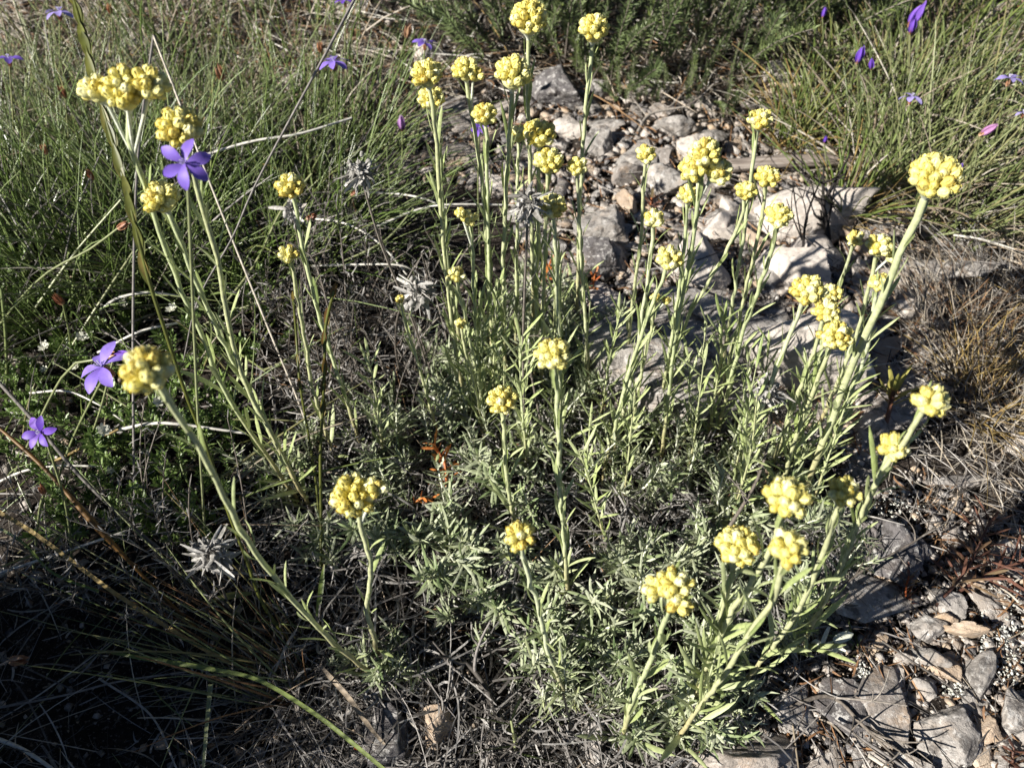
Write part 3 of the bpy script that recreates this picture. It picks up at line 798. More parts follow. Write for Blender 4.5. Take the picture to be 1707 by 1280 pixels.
def head(parent, c0, c, axis, D, origin, shade=False, spare=1.0, flat=.84):
    """one flower head centred on c (world); c0 = stem end it grows from"""
    axis = nrm(np.asarray(axis, float))
    Rm = frame_z(axis)
    b = Bat()
    V, F = CS[4]; V = V.copy()
    R = D / 2
    core = V * np.array([.62 * R, .62 * R, .50 * R])
    rot = np.array(Rm.to_3x3())
    low = c - axis * R * .25
    b.add(core @ rot.T + low, F, .6, None, 1)
    # woolly funnel beneath
    foot = low - axis * R * .9
    pa = np.stack([foot + (low - axis * R * .15 - foot) * t for t in np.linspace(0, 1, 5)])[None]
    b.paths(pa, (np.array([.12, .16, .28, .45, .55]) * R)[None], 7, tint=.6)
    if c0 is not None:
        st = cr([c0, (c0 + foot) / 2 + axis * .0005, foot + axis * .0006], 5)[None]
        b.paths(st, np.full((1, 5), max(.0009, R * .11)), 6, tint=.4)
    hd = obj('flower_head', b.mesh('flower_head', ['everlasting_wool', 'bud_yellow'], c), parent, tuple(c - origin))
    bd = .0031 + D * .118
    Rs = R - bd * .45
    n = int(max(6, 2 * math.pi * Rs ** 2 * 1.45 / (.80 * bd ** 2)) * spare)
    for i in range(n):
        z = 1 - (i + .5) / n * 1.20
        r = math.sqrt(max(0, 1 - z * z)); a = i * 2.39996 + U(-.12, .12)
        dl = np.array([r * math.cos(a), r * math.sin(a), z]) + rng.normal(size=3) * .05
        pos = rot @ (dl * np.array([Rs, Rs, Rs * flat]) * U(.95, 1.03))
        dirn = rot @ nrm(dl * np.array([1, 1, 1.0]) + np.array([0, 0, .55]))
        s = bd * U(.88, 1.12) * (1.0 if z > -.05 else .82)
        o = obj('bud', bud_meshes[rng.integers(7)], hd)
        o.matrix_local = Matrix.Translation(Vector(pos)) @ frame_z(dirn + rng.normal(size=3) * .12, U(0, 6)) @ Matrix.Diagonal((s * U(.9, 1.05), s * U(.9, 1.05), s * U(1.02, 1.22), 1))
    return hd, foot

def stalk(label, heads, mids, bx, by, r=None, leafy=1.0, lean=.0, fork=None):
    base = G(bx, by); root = thing('flower_stalk', label, 'flower', base, 'yellow everlasting flower stalks of the clump')
    hx, hy, hw = heads[0]
    pts_px = [(hx, hy)] + list(mids) + [(bx, by)]
    seg = np.r_[0, np.cumsum([math.dist(a, b_) for a, b_ in zip(pts_px[:-1], pts_px[1:])])]; f = 1 - seg / seg[-1]
    Yh = base[1] + lean
    pts = [PY(px, py, base[1] + (Yh - base[1]) * ff) for (px, py), ff in zip(pts_px[:-1], f[:-1])]
    pts = [*pts, base + np.array([0, 0, -.006])][::-1]
    C = pts[-1]
    D = hw / FPX * depth_of(C) * 1.04
    ax = nrm(C - pts[-2]); ax = nrm(ax + np.array([0, -.12, .35]))
    R = D / 2
    end = C - ax * R * 1.0
    path = cr(pts[:-1] + [end], 26)
    wob = rng.normal(size=(26, 3)) * .00035; wob[0] = wob[-1] = 0
    path = path + wob
    if r is None: r = .00112 + D * .025
    b = Bat()
    rad = r * np.linspace(1.05, .85, 26) * (1 + U(-.06, .06, 26))
    b.paths(path[None], rad[None], 7, tint=U(.1, .9))
    # paler woolly upper end
    obj('stem', b.mesh('stem', 'everlasting_stem', base), root)
    for i, (x, y, w) in enumerate(heads):
        cc = C if i == 0 else PY(x, y, C[1] + U(-.004, .004))
        DD = w / FPX * depth_of(cc) * 1.04
        a = ax if i == 0 else nrm(ax + nrm(cc - C) * .5)
        head(root, path[-1] if i == 0 else path[-3], cc, a, DD, base)
    # leaves up the stem
    Ls = np.r_[0, np.cumsum(np.linalg.norm(np.diff(path, axis=0), axis=1))]
    tot = Ls[-1]; n = int(tot / .0078 * leafy)
    s = np.linspace(.01, tot * .97, n) + U(-.002, .002, n)
    d_mid = depth_of(path[13]); single = by > 940
    T_ = nrm(np.gradient(path, axis=0)); fb = Bat()
    P0 = []; DD_ = []; LL = []; BB = []; WW = []; RF = []
    for i, v in enumerate(s):
        k = min(int(np.searchsorted(Ls, v)), 25); p = path[k] + (path[k - 1] - path[k]) * ((Ls[k] - v) / max(Ls[k] - Ls[k - 1], 1e-6) if k else 0)
        t = T_[k]; a = i * 2.4 + U(-.3, .3)
        u1 = nrm(np.cross(t, [0, 1, .1])); u2 = np.cross(t, u1); rd = u1 * math.cos(a) + u2 * math.sin(a)
        fr = v / tot
        ang = U(.10, .42) * (1.3 - .5 * fr) + (.35 if fr < .18 else 0)
        L = U(.016, .030) * (1.15 - .45 * fr) * (.8 + .4 * min(D / .024, 1.2)) * (1.25 if by > 1050 and bx > 1000 else .85 if by > 1050 else 1)
        dirn = nrm(t * math.cos(ang) + rd * math.sin(ang))
        start = p + rd * r * .75
        if single:
            o = obj('leaf', leaf_meshes[rng.integers(8)], root)
            q = np.cross(dirn, rd); q = nrm(q); yv = np.cross(dirn, -q) if False else np.cross(q, dirn)
            # local z = dirn, local y = outward
            yv = nrm(rd - dirn * np.dot(rd, dirn)); xv = np.cross(yv, dirn)
            wv = U(.75, 1.15)
            M = Matrix(((xv[0] * L * wv, yv[0] * L, dirn[0] * L, start[0] - base[0]),
                        (xv[1] * L * wv, yv[1] * L, dirn[1] * L, start[1] - base[1]),
                        (xv[2] * L * wv, yv[2] * L, dirn[2] * L, start[2] - base[2]), (0, 0, 0, 1)))
            o.matrix_local = M
        else:
            P0.append(start); DD_.append(dirn); LL.append(L); RF.append(rd)
            BB.append(rd * U(-.12, .28) + rng.normal(size=3) * .05); WW.append(L * .048 * U(.8, 1.2))
    if not single and P0:
        fb.paths(bez(np.array(P0), np.array(DD_), LL, np.array(BB), 6), np.array(WW)[:, None] * leafprof(6)[None], 'fold', ref=np.array(RF))
        obj('foliage', fb.mesh('foliage', 'everlasting_leaf', base), root, kind='stuff')
    return root

S = stalk
S('broad three lobed yellow cluster at the top left, crossed by a blurred grass spike', [(208, 158, 66), (162, 152, 50), (250, 143, 58), (205, 135, 46)], [(220, 240), (239, 305), (300, 480), (340, 565), (380, 660)], 500, 835, leafy=.7)
S('yellow head directly above the large open blue flower', [(300, 218, 70)], [(329, 320), (361, 426), (380, 535), (400, 612), (440, 700)], 520, 850, leafy=.7)
S('rounded yellow head to the lower left of the open blue flower', [(269, 332, 58)], [(290, 375), (318, 447), (355, 535), (411, 647)], 515, 840, leafy=.9)
S('small pale yellow head above a grey withered collar', [(485, 313, 44)], [(500, 390), (520, 480), (545, 570), (575, 660)], 602, 745, leafy=.7)
S('tiny knobbly yellow head left of the withered collar stalk', [(481, 425, 32)], [(495, 490), (512, 590), (525, 660)], 560, 770, leafy=.7)
S('large golden head touching the blue flower at left centre', [(248, 620, 82)], [(285, 675), (345, 770), (400, 880), (475, 985), (560, 1075)], 645, 1140, leafy=.8)
S('golden head on a crooked stalk left of bottom centre', [(590, 828, 72), (627, 815, 34)], [(608, 895), (618, 950), (612, 1010), (622, 1060)], 633, 1105, leafy=.45)
S('pale yellow head half hidden by leaves at the centre', [(837, 670, 50)], [(841, 730), (846, 800)], 862, 890, leafy=1.2)
S('neat yellow head low in the centre above a narrow pale stalk', [(866, 896, 50)], [(878, 950), (900, 1020), (916, 1090)], 950, 1165, leafy=1)
S('round yellow head in the very middle on a long straight stalk', [(922, 594, 58)], [(930, 680), (933, 800), (940, 900)], 952, 1000, leafy=1.1)
S('loose golden head low right of centre, nearest the bottom edge', [(1125, 975, 56), (1092, 982, 42), (1130, 1005, 40)], [(1105, 1045), (1085, 1100), (1058, 1160)], 1035, 1235, leafy=.8)
S('yellow head with a dark hole in its middle', [(1228, 912, 66)], [(1215, 970), (1200, 1040), (1180, 1110)], 1165, 1180, leafy=1)
S('plump yellow head stacked directly above another at lower right', [(1310, 831, 68)], [(1290, 905), (1262, 955), (1215, 1030), (1180, 1110)], 1150, 1190, leafy=.9)
S('yellow head crossed by a stalk just right of the holed head', [(1315, 916, 60)], [(1288, 995), (1240, 1070), (1206, 1126)], 1119, 1243, leafy=1)
S('round yellow head between two taller ones at lower right', [(1405, 822, 52)], [(1388, 865), (1365, 940), (1310, 1050)], 1225, 1155, leafy=1)
S('pale round head backed by another head higher up its stalk', [(1488, 746, 46)], [(1462, 805), (1425, 880), (1392, 960), (1365, 1020)], 1320, 1085, leafy=.9)
S('bright yellow head furthest right in the lower half', [(1550, 671, 54)], [(1520, 715), (1478, 775), (1440, 850), (1400, 950)], 1330, 1090, leafy=.8)
S('large flat topped yellow head on the thick leaning stalk at the right', [(1558, 300, 78)], [(1528, 365), (1500, 425), (1465, 510), (1420, 610), (1380, 720)], 1330, 845, r=.0025, leafy=.7)
S('lowest and nearest of the four heads bunched right of the boulder', [(1392, 562, 54)], [(1372, 610), (1345, 680), (1320, 750)], 1295, 850, leafy=1.2)
S('highest and leftmost head of the four bunched by the boulder', [(1345, 487, 54)], [(1325, 540), (1300, 600), (1270, 680)], 1215, 860, leafy=1.0)
S('third head down in the bunch by the boulder', [(1377, 520, 42)], [(1355, 590), (1325, 670)], 1280, 800, leafy=1.0)
S('partly hidden small head at the right of the bunch by the boulder', [(1385, 492, 34)], [(1372, 570), (1350, 650)], 1310, 780, leafy=.8)
S('loose pale head just left of the thick leaning stalk', [(1465, 412, 42), (1487, 428, 26)], [(1450, 470), (1430, 550), (1400, 630)], 1360, 720, leafy=.9)
S('small deep yellow head touching the thick leaning stalk', [(1466, 473, 33)], [(1455, 520), (1442, 590), (1410, 680)], 1370, 770, leafy=1.0)
S('tiny yellow head upper left of the loose pale head', [(1425, 400, 28)], [(1412, 440), (1392, 500), (1370, 580)], 1330, 660, leafy=.6, lean=-.03)
S('bright head above the boulder with one pale bud jutting left', [(1297, 362, 42)], [(1288, 410), (1262, 490), (1235, 570)], 1195, 730, leafy=1.0, lean=-.03)
S('open tufted head just below the weathered branch', [(1278, 297, 38)], [(1272, 345), (1260, 410), (1240, 500)], 1195, 690, leafy=.9)
S('small drooping golden head left of the open tufted head', [(1243, 321, 33)], [(1236, 360), (1205, 430), (1172, 485), (1130, 570)], 1090, 690, leafy=.5)
S('small loose head rising in front of the branch\'s left half', [(1266, 202, 38)], [(1258, 250), (1250, 310), (1235, 420)], 1200, 640, leafy=.5)
S('big lobed yellow cluster in front of the cream rock', [(1175, 258, 50), (1158, 284, 48), (1196, 288, 46)], [(1162, 350), (1150, 430), (1130, 540), (1115, 650)], 1105, 770, leafy=1.1)
S('smaller head tucked below the big lobed cluster', [(1147, 326, 35)], [(1143, 380), (1135, 460), (1120, 560)], 1100, 700, leafy=1.0)
S('tiny yellow head left of the cream rock', [(1077, 260, 32)], [(1073, 310), (1068, 400), (1055, 500)], 1040, 640, leafy=.6)
S('small upright head below the tiny one, on the scree', [(1090, 367, 33)], [(1085, 430), (1072, 520), (1055, 620)], 1020, 760, leafy=1.1)
S('pale head with white woolly neck above the layered slab', [(1115, 434, 42)], [(1095, 490), (1065, 570), (1035, 670)], 1004, 790, leafy=1.0)
S('small head at the foot of the tall solitary stalk', [(961, 281, 32)], [(965, 340), (968, 420), (976, 540)], 985, 660, leafy=.7)
S('solitary pale topped head on the tall thin stalk at top centre right', [(990, 51, 50)], [(985, 95), (977, 180), (970, 280), (965, 400)], 962, 560, leafy=.5)
S('topmost yellow head at the top centre', [(882, 34, 60)], [(880, 90), (880, 180), (884, 300), (888, 430)], 890, 570, leafy=.6)
S('tall head below the topmost head, on the thickest middle stalk', [(855, 126, 58)], [(851, 190), (845, 300), (840, 420), (841, 530)], 843, 655, leafy=.9)
S('yellow head highest in the left group of middle stalks', [(712, 126, 50)], [(724, 190), (731, 300), (742, 430), (757, 560)], 778, 690, leafy=.8)
S('head tucked just beneath the highest head of the left middle group', [(720, 167, 42)], [(730, 230), (738, 340), (748, 450)], 775, 620, leafy=.7)
S('loose three part head right of the left middle group', [(775, 118, 42), (793, 126, 26)], [(784, 170), (798, 260), (808, 350), (812, 450)], 815, 600, leafy=.6)
S('cone shaped head above the purple bud', [(808, 193, 40)], [(812, 230), (812, 320), (815, 430)], 820, 620, leafy=.8)
S('small half hidden head left of the knobbly golden head', [(864, 226, 30)], [(864, 280), (862, 380)], 860, 600, leafy=.7)
S('knobbly golden head right of the thickest middle stalk', [(899, 226, 50)], [(898, 290), (897, 400), (895, 500)], 893, 640, leafy=.8)
S('wide golden head above the shaded one', [(914, 272, 46)], [(912, 340), (908, 430), (905, 520)], 903, 660, leafy=.9)
S('shaded dull yellow head beside the grey withered head', [(921, 347, 44)], [(926, 400), (930, 480), (932, 560), (934, 640)], 935, 760, leafy=1.4)
S('pale two part head left of the middle stalks', [(783, 367, 26), (768, 356, 18)], [(788, 410), (790, 480), (795, 570)], 805, 700, leafy=1.0)
S('little yellow head below the pale two part head', [(760, 460, 30)], [(768, 500), (782, 560), (795, 620)], 812, 720, leafy=.9)
S('tiny unopened head among leaves below the little yellow head', [(768, 541, 17)], [(775, 580), (790, 640)], 808, 730, leafy=1.3)
S('single closed bud tip in front of the withered white tuft', [(667, 500, 13)], [(676, 540), (695, 600), (712, 660)], 735, 735, leafy=.9)
S('pair of cream unopened buds in the leaves above the slab', [(1092, 498, 16), (1110, 502, 13)], [(1085, 550), (1070, 620)], 1050, 730, leafy=1.2)

# non-flowering tall leafy shoots
def leafy_stem(label, pts, r=.0011, Ll=.022, dens=1.4):
    base = G(*pts[-1]); root = thing('leafy_stem', label, 'plant stem', base, 'flowerless leafy stems of the clump')
    P = [PY(x, y, base[1]) for x, y in pts[:-1]][::-1]
    path = cr([base] + P, 18); b = Bat(); b.paths(path[None], (r * np.linspace(1, .4, 18))[None], 5, tint=.5)
    obj('stem', b.mesh('stem', 'everlasting_stem', base), root)
    L = np.linalg.norm(np.diff(path, axis=0), axis=1).sum(); n = int(L / .005 * dens)
    k = np.linspace(1, 17, n).astype(int); Tn = nrm(np.gradient(path, axis=0))[k]
    a = np.arange(n) * 2.4; u1 = nrm(np.cross(Tn, [0, 1, .1])); u2 = np.cross(Tn, u1)
    rd = u1 * np.cos(a)[:, None] + u2 * np.sin(a)[:, None]
    an = U(.3, .8, n)[:, None]; d = nrm(Tn * np.cos(an) + rd * np.sin(an))
    fb = Bat(); fb.paths(bez(path[k] + rd * r * .7, d, Ll * U(.6, 1.1, n), rd * U(-.2, .3, (n, 1)), 6), np.full((n, 1), Ll * .05) * leafprof(6)[None], 'fold', ref=rd)
    obj('foliage', fb.mesh('foliage', 'everlasting_leaf', base), root, kind='stuff')
for lb, pts in [
 ('dark green leafy stem in the shade left of the central stalks', [(612, 590), (625, 650), (640, 770)]),
 ('silvery leafy stem right of the round middle head', [(965, 750), (985, 810), (1010, 900)]),
 ('leafy stem curling up over the layered slab', [(1035, 520), (1020, 580), (1000, 700)]),
 ('leafy stem in front of the boulder', [(1350, 600), (1335, 690), (1310, 800)]),
 ('short leafy stem right of the smaller tucked head', [(1205, 520), (1200, 600), (1180, 740)]),
 ('leafy stem left of the bunch by the boulder', [(1262, 660), (1250, 760), (1215, 880)]),
 ('leafy stem at the foot of the thick leaning stalk', [(1420, 640), (1395, 720), (1350, 850)]),
 ('pale leafy stem between the two lowest right heads', [(1340, 990), (1330, 1030), (1310, 1090)]),
 ('leafy stem rising right of the front cut pair', [(1200, 1060), (1185, 1120), (1165, 1200)]),
 ('leafy stem among the central group below the cone shaped head', [(830, 470), (825, 560), (820, 680)]),
 ('leafy stem just right of the little yellow head', [(800, 500), (803, 580), (815, 700)]),
 ('thin leafy stem behind the pale half hidden head', [(870, 560), (868, 640), (880, 790)])]:
    leafy_stem(lb, pts)

CORE = [(690, 660), (740, 560), (860, 540), (1000, 560), (1240, 600), (1400, 700), (1400, 860), (1200, 900), (1000, 800), (760, 800)]
for p in sample_poly(CORE, 24):
    cx_ = 853.5 + FPX * p[0] / depth_of(p); v_ = (p[1] * sP + (p[2] - CAMZ) * cP) / depth_of(p); cy_ = 640 - FPX * v_
    ln = (cx_ - 930) * .10
    leafy_stem('short flowerless leafy stem among the feet of the flower stalks', [(cx_ + ln + U(-12, 12), cy_ - U(90, 190)), (cx_ + ln * .4, cy_ - 50), (cx_, cy_)], .0010, .020, 1.0)

# ------------------------------------------------------------------ withered heads
def withered(label, cx, cy, w, pts, n=46,  stemmat='twig', white=False):
    base = G(*pts[-1]); root = thing('withered_flower', label, 'dead flower', base)
    n = int(n * 1.7); P = [PY(x, y, base[1]) for x, y in pts[:-1]]; C = PY(cx, cy, base[1])
    D = w / FPX * depth_of(C)
    path = cr([base] + P[::-1] + [C], 18)
    b = Bat(); b.paths(path[None], np.linspace(.0011, .0008, 18)[None], 5, tint=.4); obj('stem', b.mesh('stem', stemmat, base), root)
    hb = Bat(); d = nrm(rng.normal(size=(n, 3)) + np.array([0, 0, .2]))
    n = len(d); start = C + d * D * U(.02, .24, (n, 1))
    bend = rng.normal(size=(n, 3)) * .9 + np.array([0, 0, -.6])
    hb.paths(bez(start, d, D * U(.12, .28, n), bend, 7), D * .05 * U(.5, 1.5, (n, 1)) * leafprof(7, .4, .6)[None], 'fold', tint=U(.3, 1, n) if white else U(0, .9, n))
    V, F = CS[4]
    for _ in range(16):
        c = C + rng.normal(size=3) * D * .2; nz = 1 + .3 * rng.normal(size=(len(V), 1)) * .5
        hb.add(V * nz * D * U(.05, .10) * np.array([1, 1, 1.4]) + c, F, U(.2, .9))
    obj('dried_head', hb.mesh('dried_head', 'withered_pale', base), root)
withered('grey shaggy dead head in the dark behind the left tussock', 600, 285, 55, [(612, 330), (640, 420), (690, 540), (720, 640)][0:4], 60)
withered('grey withered collar of dead leaves under the small pale head', 487, 352, 48, [(497, 400), (510, 460), (530, 560)], 60)
withered('crumpled brown grey dead head beside the shaded yellow one', 880, 342, 60, [(878, 400), (874, 500), (872, 600), (876, 780)], 70)
withered('whitish woolly dead tuft bent over a thin grey stem', 697, 486, 58, [(672, 505), (660, 545), (662, 600), (680, 660)], 80, white=True)
withered('large pale shrivelled dead head at the lower left', 352, 925, 70, [(372, 985), (395, 1040)], 90, white=True)
withered('spiky grey dead head in front of the boulder', 1280, 650, 50, [(1282, 700), (1275, 760), (1235, 860)], 80, white=True)

# ------------------------------------------------------------------ blue flowers, buds, husks
def petal_mesh(mat):
    b = Bat(); K = 8; t = np.linspace(0, 1, K)
    prof = np.array([.04, .08, .15, .215, .25, .235, .17, .03])
    pa = bez(np.zeros((1, 3)), np.array([[1, 0, .34]]), [1.0], np.array([[0, .04, -.52]]), K)
    b.paths(pa, prof[None], 'fold', tint=.5, ref=np.array([[0, 0, 1.]]), fold=.18)
    return b.mesh('petal', mat)
PET = {m: petal_mesh(m) for m in ('petal_blue', 'petal_pale', 'petal_deep')}

def thin_stem(root, base, path, r0, r1, mat, name='stem'):
    b = Bat(); b.paths(path[None], np.linspace(r0, r1, len(path))[None], 5, tint=U(.2, .8)); return obj(name, b.mesh(name, mat, base), root)

def husk_part(root, base, p, ax, L, name='husk'):
    ax = nrm(np.asarray(ax, float)); n = 6; an = np.arange(n) * 1.047
    u1 = nrm(np.cross(ax, [.2, .5, .8])); u2 = np.cross(ax, u1)
    rd = u1 * np.cos(an)[:, None] + u2 * np.sin(an)[:, None]
    b = Bat(); b.paths(bez(p + rd * L * .05 + ax * 0, nrm(ax + rd * .25), L * U(.8, 1.1, n), rd * U(-.28, -.02, (n, 1)), 6),
                       L * np.tile([.07, .13, .14, .12, .07, .01], (n, 1)), 'fold', ref=-rd, fold=-.5)
    return obj(name, b.mesh(name, 'husk', base), root)

def blue_flower(label, cx, cy, w, gx, gy, face, mat='petal_blue', open_=1.0, mids=()):
    base = G(gx, gy); root = thing('blue_flower', label, 'flower', base)
    C = PY(cx, cy, base[1]); D = w / FPX * depth_of(C)
    pts = [base] + [PY(x, y, base[1]) for x, y in mids][::-1] + [C]
    face = nrm(np.asarray(face, float))
    pts[-1] = C - face * D * .12
    if len(pts) == 2: pts.insert(1, (pts[0] + pts[1]) / 2 + np.array([U(-.004, .004), .004, 0]))
    path = cr(pts, 14); thin_stem(root, base, path, .0009, .0008, 'rush_greyish')
    husk_part(root, base, path[-1] - face * D * .18, face, D * .30, 'calyx')
    fl = obj('corolla', None, root, tuple(C - base)); fl.rotation_euler = frame_z(face, U(0, 1)).to_euler()
    bpy.data.objects.remove(fl)
    M0 = Matrix.Translation(Vector(C - base)) @ frame_z(face, .3)
    for i in range(6):
        o = obj('petal', PET[mat], root)
        o.matrix_local = M0 @ Matrix.Rotation(i * math.pi / 3 + U(-.13, .13), 4, 'Z') @ Matrix.Rotation(-(1 - open_) * 1.0 + U(-.22, .22), 4, 'Y') @ Matrix.Rotation(U(-.35, .35), 4, 'X') @ Matrix.Diagonal((D * .52, D * .52 * U(.85, 1.05), D * .52, 1))
    b = Bat(); an = np.arange(6) * 1.047 + .5
    d = nrm(np.stack([np.cos(an) * .35, np.sin(an) * .35, np.ones(6)], 1)) @ np.array(frame_z(face).to_3x3()).T
    b.paths(bez(np.repeat((C)[None], 6, 0), d, np.full(6, D * .16), np.zeros((6, 3)), 4), np.tile([.0002, .0002, .0003, .0005], (6, 1)), 3)
    obj('stamens', b.mesh('stamens', 'stamen', base), root)
cdir = np.array([0, -cP, sP])
BF = blue_flower
BF('large open violet blue flower with six petals under a yellow head', 308, 272, 84, 345, 920, (.05, -.75, .75), 'petal_blue')
BF('violet blue flower seen from the side left of the large golden head', 170, 612, 92, 90, 850, (-.35, -.12, .95), 'petal_blue', .9)
BF('deep violet flower low at the left edge, partly folded', 68, 720, 58, 130, 960, (-.1, -.5, .6), 'petal_deep', .7)
BF('violet flower cut by the left edge near the top', 14, 98, 46, 20, 330, (.1, .22, 1), 'petal_blue')
BF('pale violet flower beside the blurred spike at the top left', 98, 20, 48, 110, 250, (.1, .22, 1), 'petal_pale')
BF('side-on blue flower in the back tussock left of the pink rock', 556, 103, 52, 570, 330, (-.05, .22, 1), 'petal_blue')
BF('small blue flower in front of the pink sunlit rock', 708, 72, 40, 690, 270, (.05, .22, 1), 'petal_blue')
BF('pale lilac flower cut by the right edge near the top', 1683, 131, 44, 1640, 330, (.0, .22, 1), 'petal_pale')
BF('pale lilac flower in the middle of the right tussock', 1520, 162, 42, 1510, 330, (.1, .22, 1), 'petal_pale')
BF('violet flower half hidden behind the cone shaped yellow head', 799, 214, 30, 800, 420, (0, -.7, .5), 'petal_deep', .6)
BF('little violet flower cut by the top edge, left of top centre', 575, 2, 34, 580, 200, (0, .22, 1), 'petal_deep', .8)
BF('lilac flower poking in at the right edge above the grey green tussock', 1706, 188, 30, 1690, 340, (0, .22, 1), 'petal_pale')

def bud_flower(label, cx, cy, L, gx, gy, ax, mat='petal_deep', cat='flower bud'):
    base = G(gx, gy); root = thing('violet_bud', label, cat, base); C = PY(cx, cy, base[1]); s = L / FPX * depth_of(C)
    ax = nrm(np.asarray(ax, float)); f = C - ax * s * .5
    path = cr([base, (base + f) / 2 + np.array([.003, .003, 0]), f], 12); thin_stem(root, base, path, .0009, .0008, 'rush_greyish')
    husk_part(root, base, f - ax * s * .1, ax, s * .5, 'calyx')
    n = 5; an = np.arange(n) * 1.2566; u1 = nrm(np.cross(ax, [.2, .5, .8])); u2 = np.cross(ax, u1)
    rd = u1 * np.cos(an)[:, None] + u2 * np.sin(an)[:, None]
    b = Bat(); b.paths(bez(f + rd * s * .03, nrm(ax + rd * .3), s * U(.85, 1.05, n), -rd * .28, 7), s * np.tile([.05, .12, .15, .15, .12, .07, .01], (n, 1)), 'fold', ref=-rd, fold=-.5)
    obj('petals', b.mesh('petals', mat, base), root)
BD = bud_flower
BD('deep violet bud spike at the top right', 1530, 22, 42, 1500, 230, (.25, 0, 1))
BD('violet bud just under the tall bud spike at the top right', 1522, 42, 28, 1505, 240, (-.1, -.1, 1))
BD('slim violet bud standing in the upper right tussock', 1434, 90, 30, 1430, 260, (0, 0, 1))
BD('short violet bud right of the slim one', 1453, 106, 20, 1452, 265, (-.3, 0, 1))
BD('small violet bud high up left of the right tussock', 1374, 20, 18, 1372, 190, (0, 0, 1))
BD('lilac bud leaning right at the right edge', 1650, 216, 30, 1600, 380, (.8, .1, .6), 'petal_pink')
BD('violet bud touching the large flat topped head', 1601, 279, 18, 1590, 420, (.2, 0, 1))
BD('pink and red bud in the stones left of the middle stalks', 669, 203, 30, 660, 330, (0, 0, 1), 'petal_pink')
BD('purple bud lying across the golden head beside the blue flower', 205, 592, 36, 130, 800, (.9, -.1, .25), 'petal_deep')
BD('tiny lilac tip behind the branch at the upper right', 1376, 232, 14, 1378, 320, (0, 0, 1))

def husk_stalk(label, cx, cy, L, gx, gy, ax, mids=(), r=.0008, mat='rush_green'):
    base = G(gx, gy); root = thing('husk_stalk', label, 'rush stalk', base); C = PY(cx, cy, base[1]); s = L / FPX * depth_of(C)
    pts = [base] + [PY(x, y, base[1]) for x, y in mids][::-1] + [C - nrm(np.array(ax, float)) * s * .4]
    if len(pts) == 2: pts.insert(1, (pts[0] + pts[1]) / 2 + np.array([.003, .004, 0]))
    path = cr(pts, 14); thin_stem(root, base, path, r * 1.15, r, 'rush_greyish' if mat == 'rush_green' else mat); husk_part(root, base, path[-1], ax, s * .78)
HK = husk_stalk
HK('rush stalk with rust red husk crossing left of the grass spike', 205, 376, 32, -40, 590, (.9, 0, .5), [(149, 416), (60, 470)], .0009)
HK('rush stalk with dark rust husk in the dwarf shrub', 96, 497, 36, 110, 640, (-.2, 0, 1))
HK('rush stalk with orange husk at the upper left edge', 73, 248, 26, 75, 420, (0, 0, 1))
HK('rush stalk with tan husk right of the orange one', 150, 291, 28, 170, 430, (-.35, 0, 1))
HK('rush stalk with rust husk lying above the side-on blue flower', 185, 592, 34, 25, 800, (.95, -.1, .2), [(165, 600), (106, 625)], .0009)
HK('rush stalk with brown husk below the deep violet flower', 70, 816, 30, 60, 960, (.1, 0, 1), [(66, 850)], .0009)
HK('rush stalk with husk and grey tip entering from the left, lower corner', 32, 1100, 50, -120, 1180, (.9, -.05, .3), (), .0008, 'straw_grey')
HK('rush stalk with red husk in the back left tussock', 366, 122, 34, 370, 300, (0, 0, 1))
HK('rush stalk with brown husk left of the big top left cluster', 103, 152, 32, 105, 330, (0, 0, 1))
HK('rush stalk with red husk at the top left', 182, 15, 22, 185, 220, (0, 0, 1))
HK('rush stalk with red husk above the side-on blue flower', 533, 78, 26, 540, 260, (0, 0, 1))
HK('rush stalk with small husk over the pale arching stalk', 520, 362, 26, 420, 470, (.9, 0, .3))
HK('rush stalk with pink husk at the middle of the dark gap', 592, 322, 22, 510, 400, (.9, 0, .5))
HK('rush stalk with tan tip right of the side-on blue flower', 680, 52, 30, 620, 240, (.4, 0, 1))

# ------------------------------------------------------------------ hand placed long grasses and stalks
def long_stalk(name, label, pts, w, mat, kind=5, lift=(0.02, 0.06), taper=.5, cat='grass stalk', heights=None, prof=None):
    """pts in picture px; heights above ground per point (m)"""
    hs = np.linspace(lift[0], lift[1], len(pts)) if heights is None else heights
    P = [G(x, y, z=h) if False else None for (x, y), h in zip(pts, hs)]
    P = []
    for (x, y), h in zip(pts, hs):
        d = ray(x, y); t = (CAMZ - h) / -d[2]; P.append(np.array([0, 0, CAMZ]) + d * t)
    path = cr(P, 30); m = path[len(path) // 2]; r = w / 2 / FPX * depth_of(m)
    b = Bat(); rad = r * (np.linspace(1, taper, 30) if prof is None else np.interp(np.linspace(0, 1, 30), np.linspace(0, 1, len(prof)), prof))
    b.paths(path[None], rad[None], kind, tint=U(.2, .8), ref=np.array([[0, -.6, .8]]) if kind in ('fold', 'ribbon') else None)
    o = obj(name, b.mesh(name, mat, P[0]), None, tuple(P[0])); o['label'] = label; o['category'] = cat
    return o
LS = long_stalk
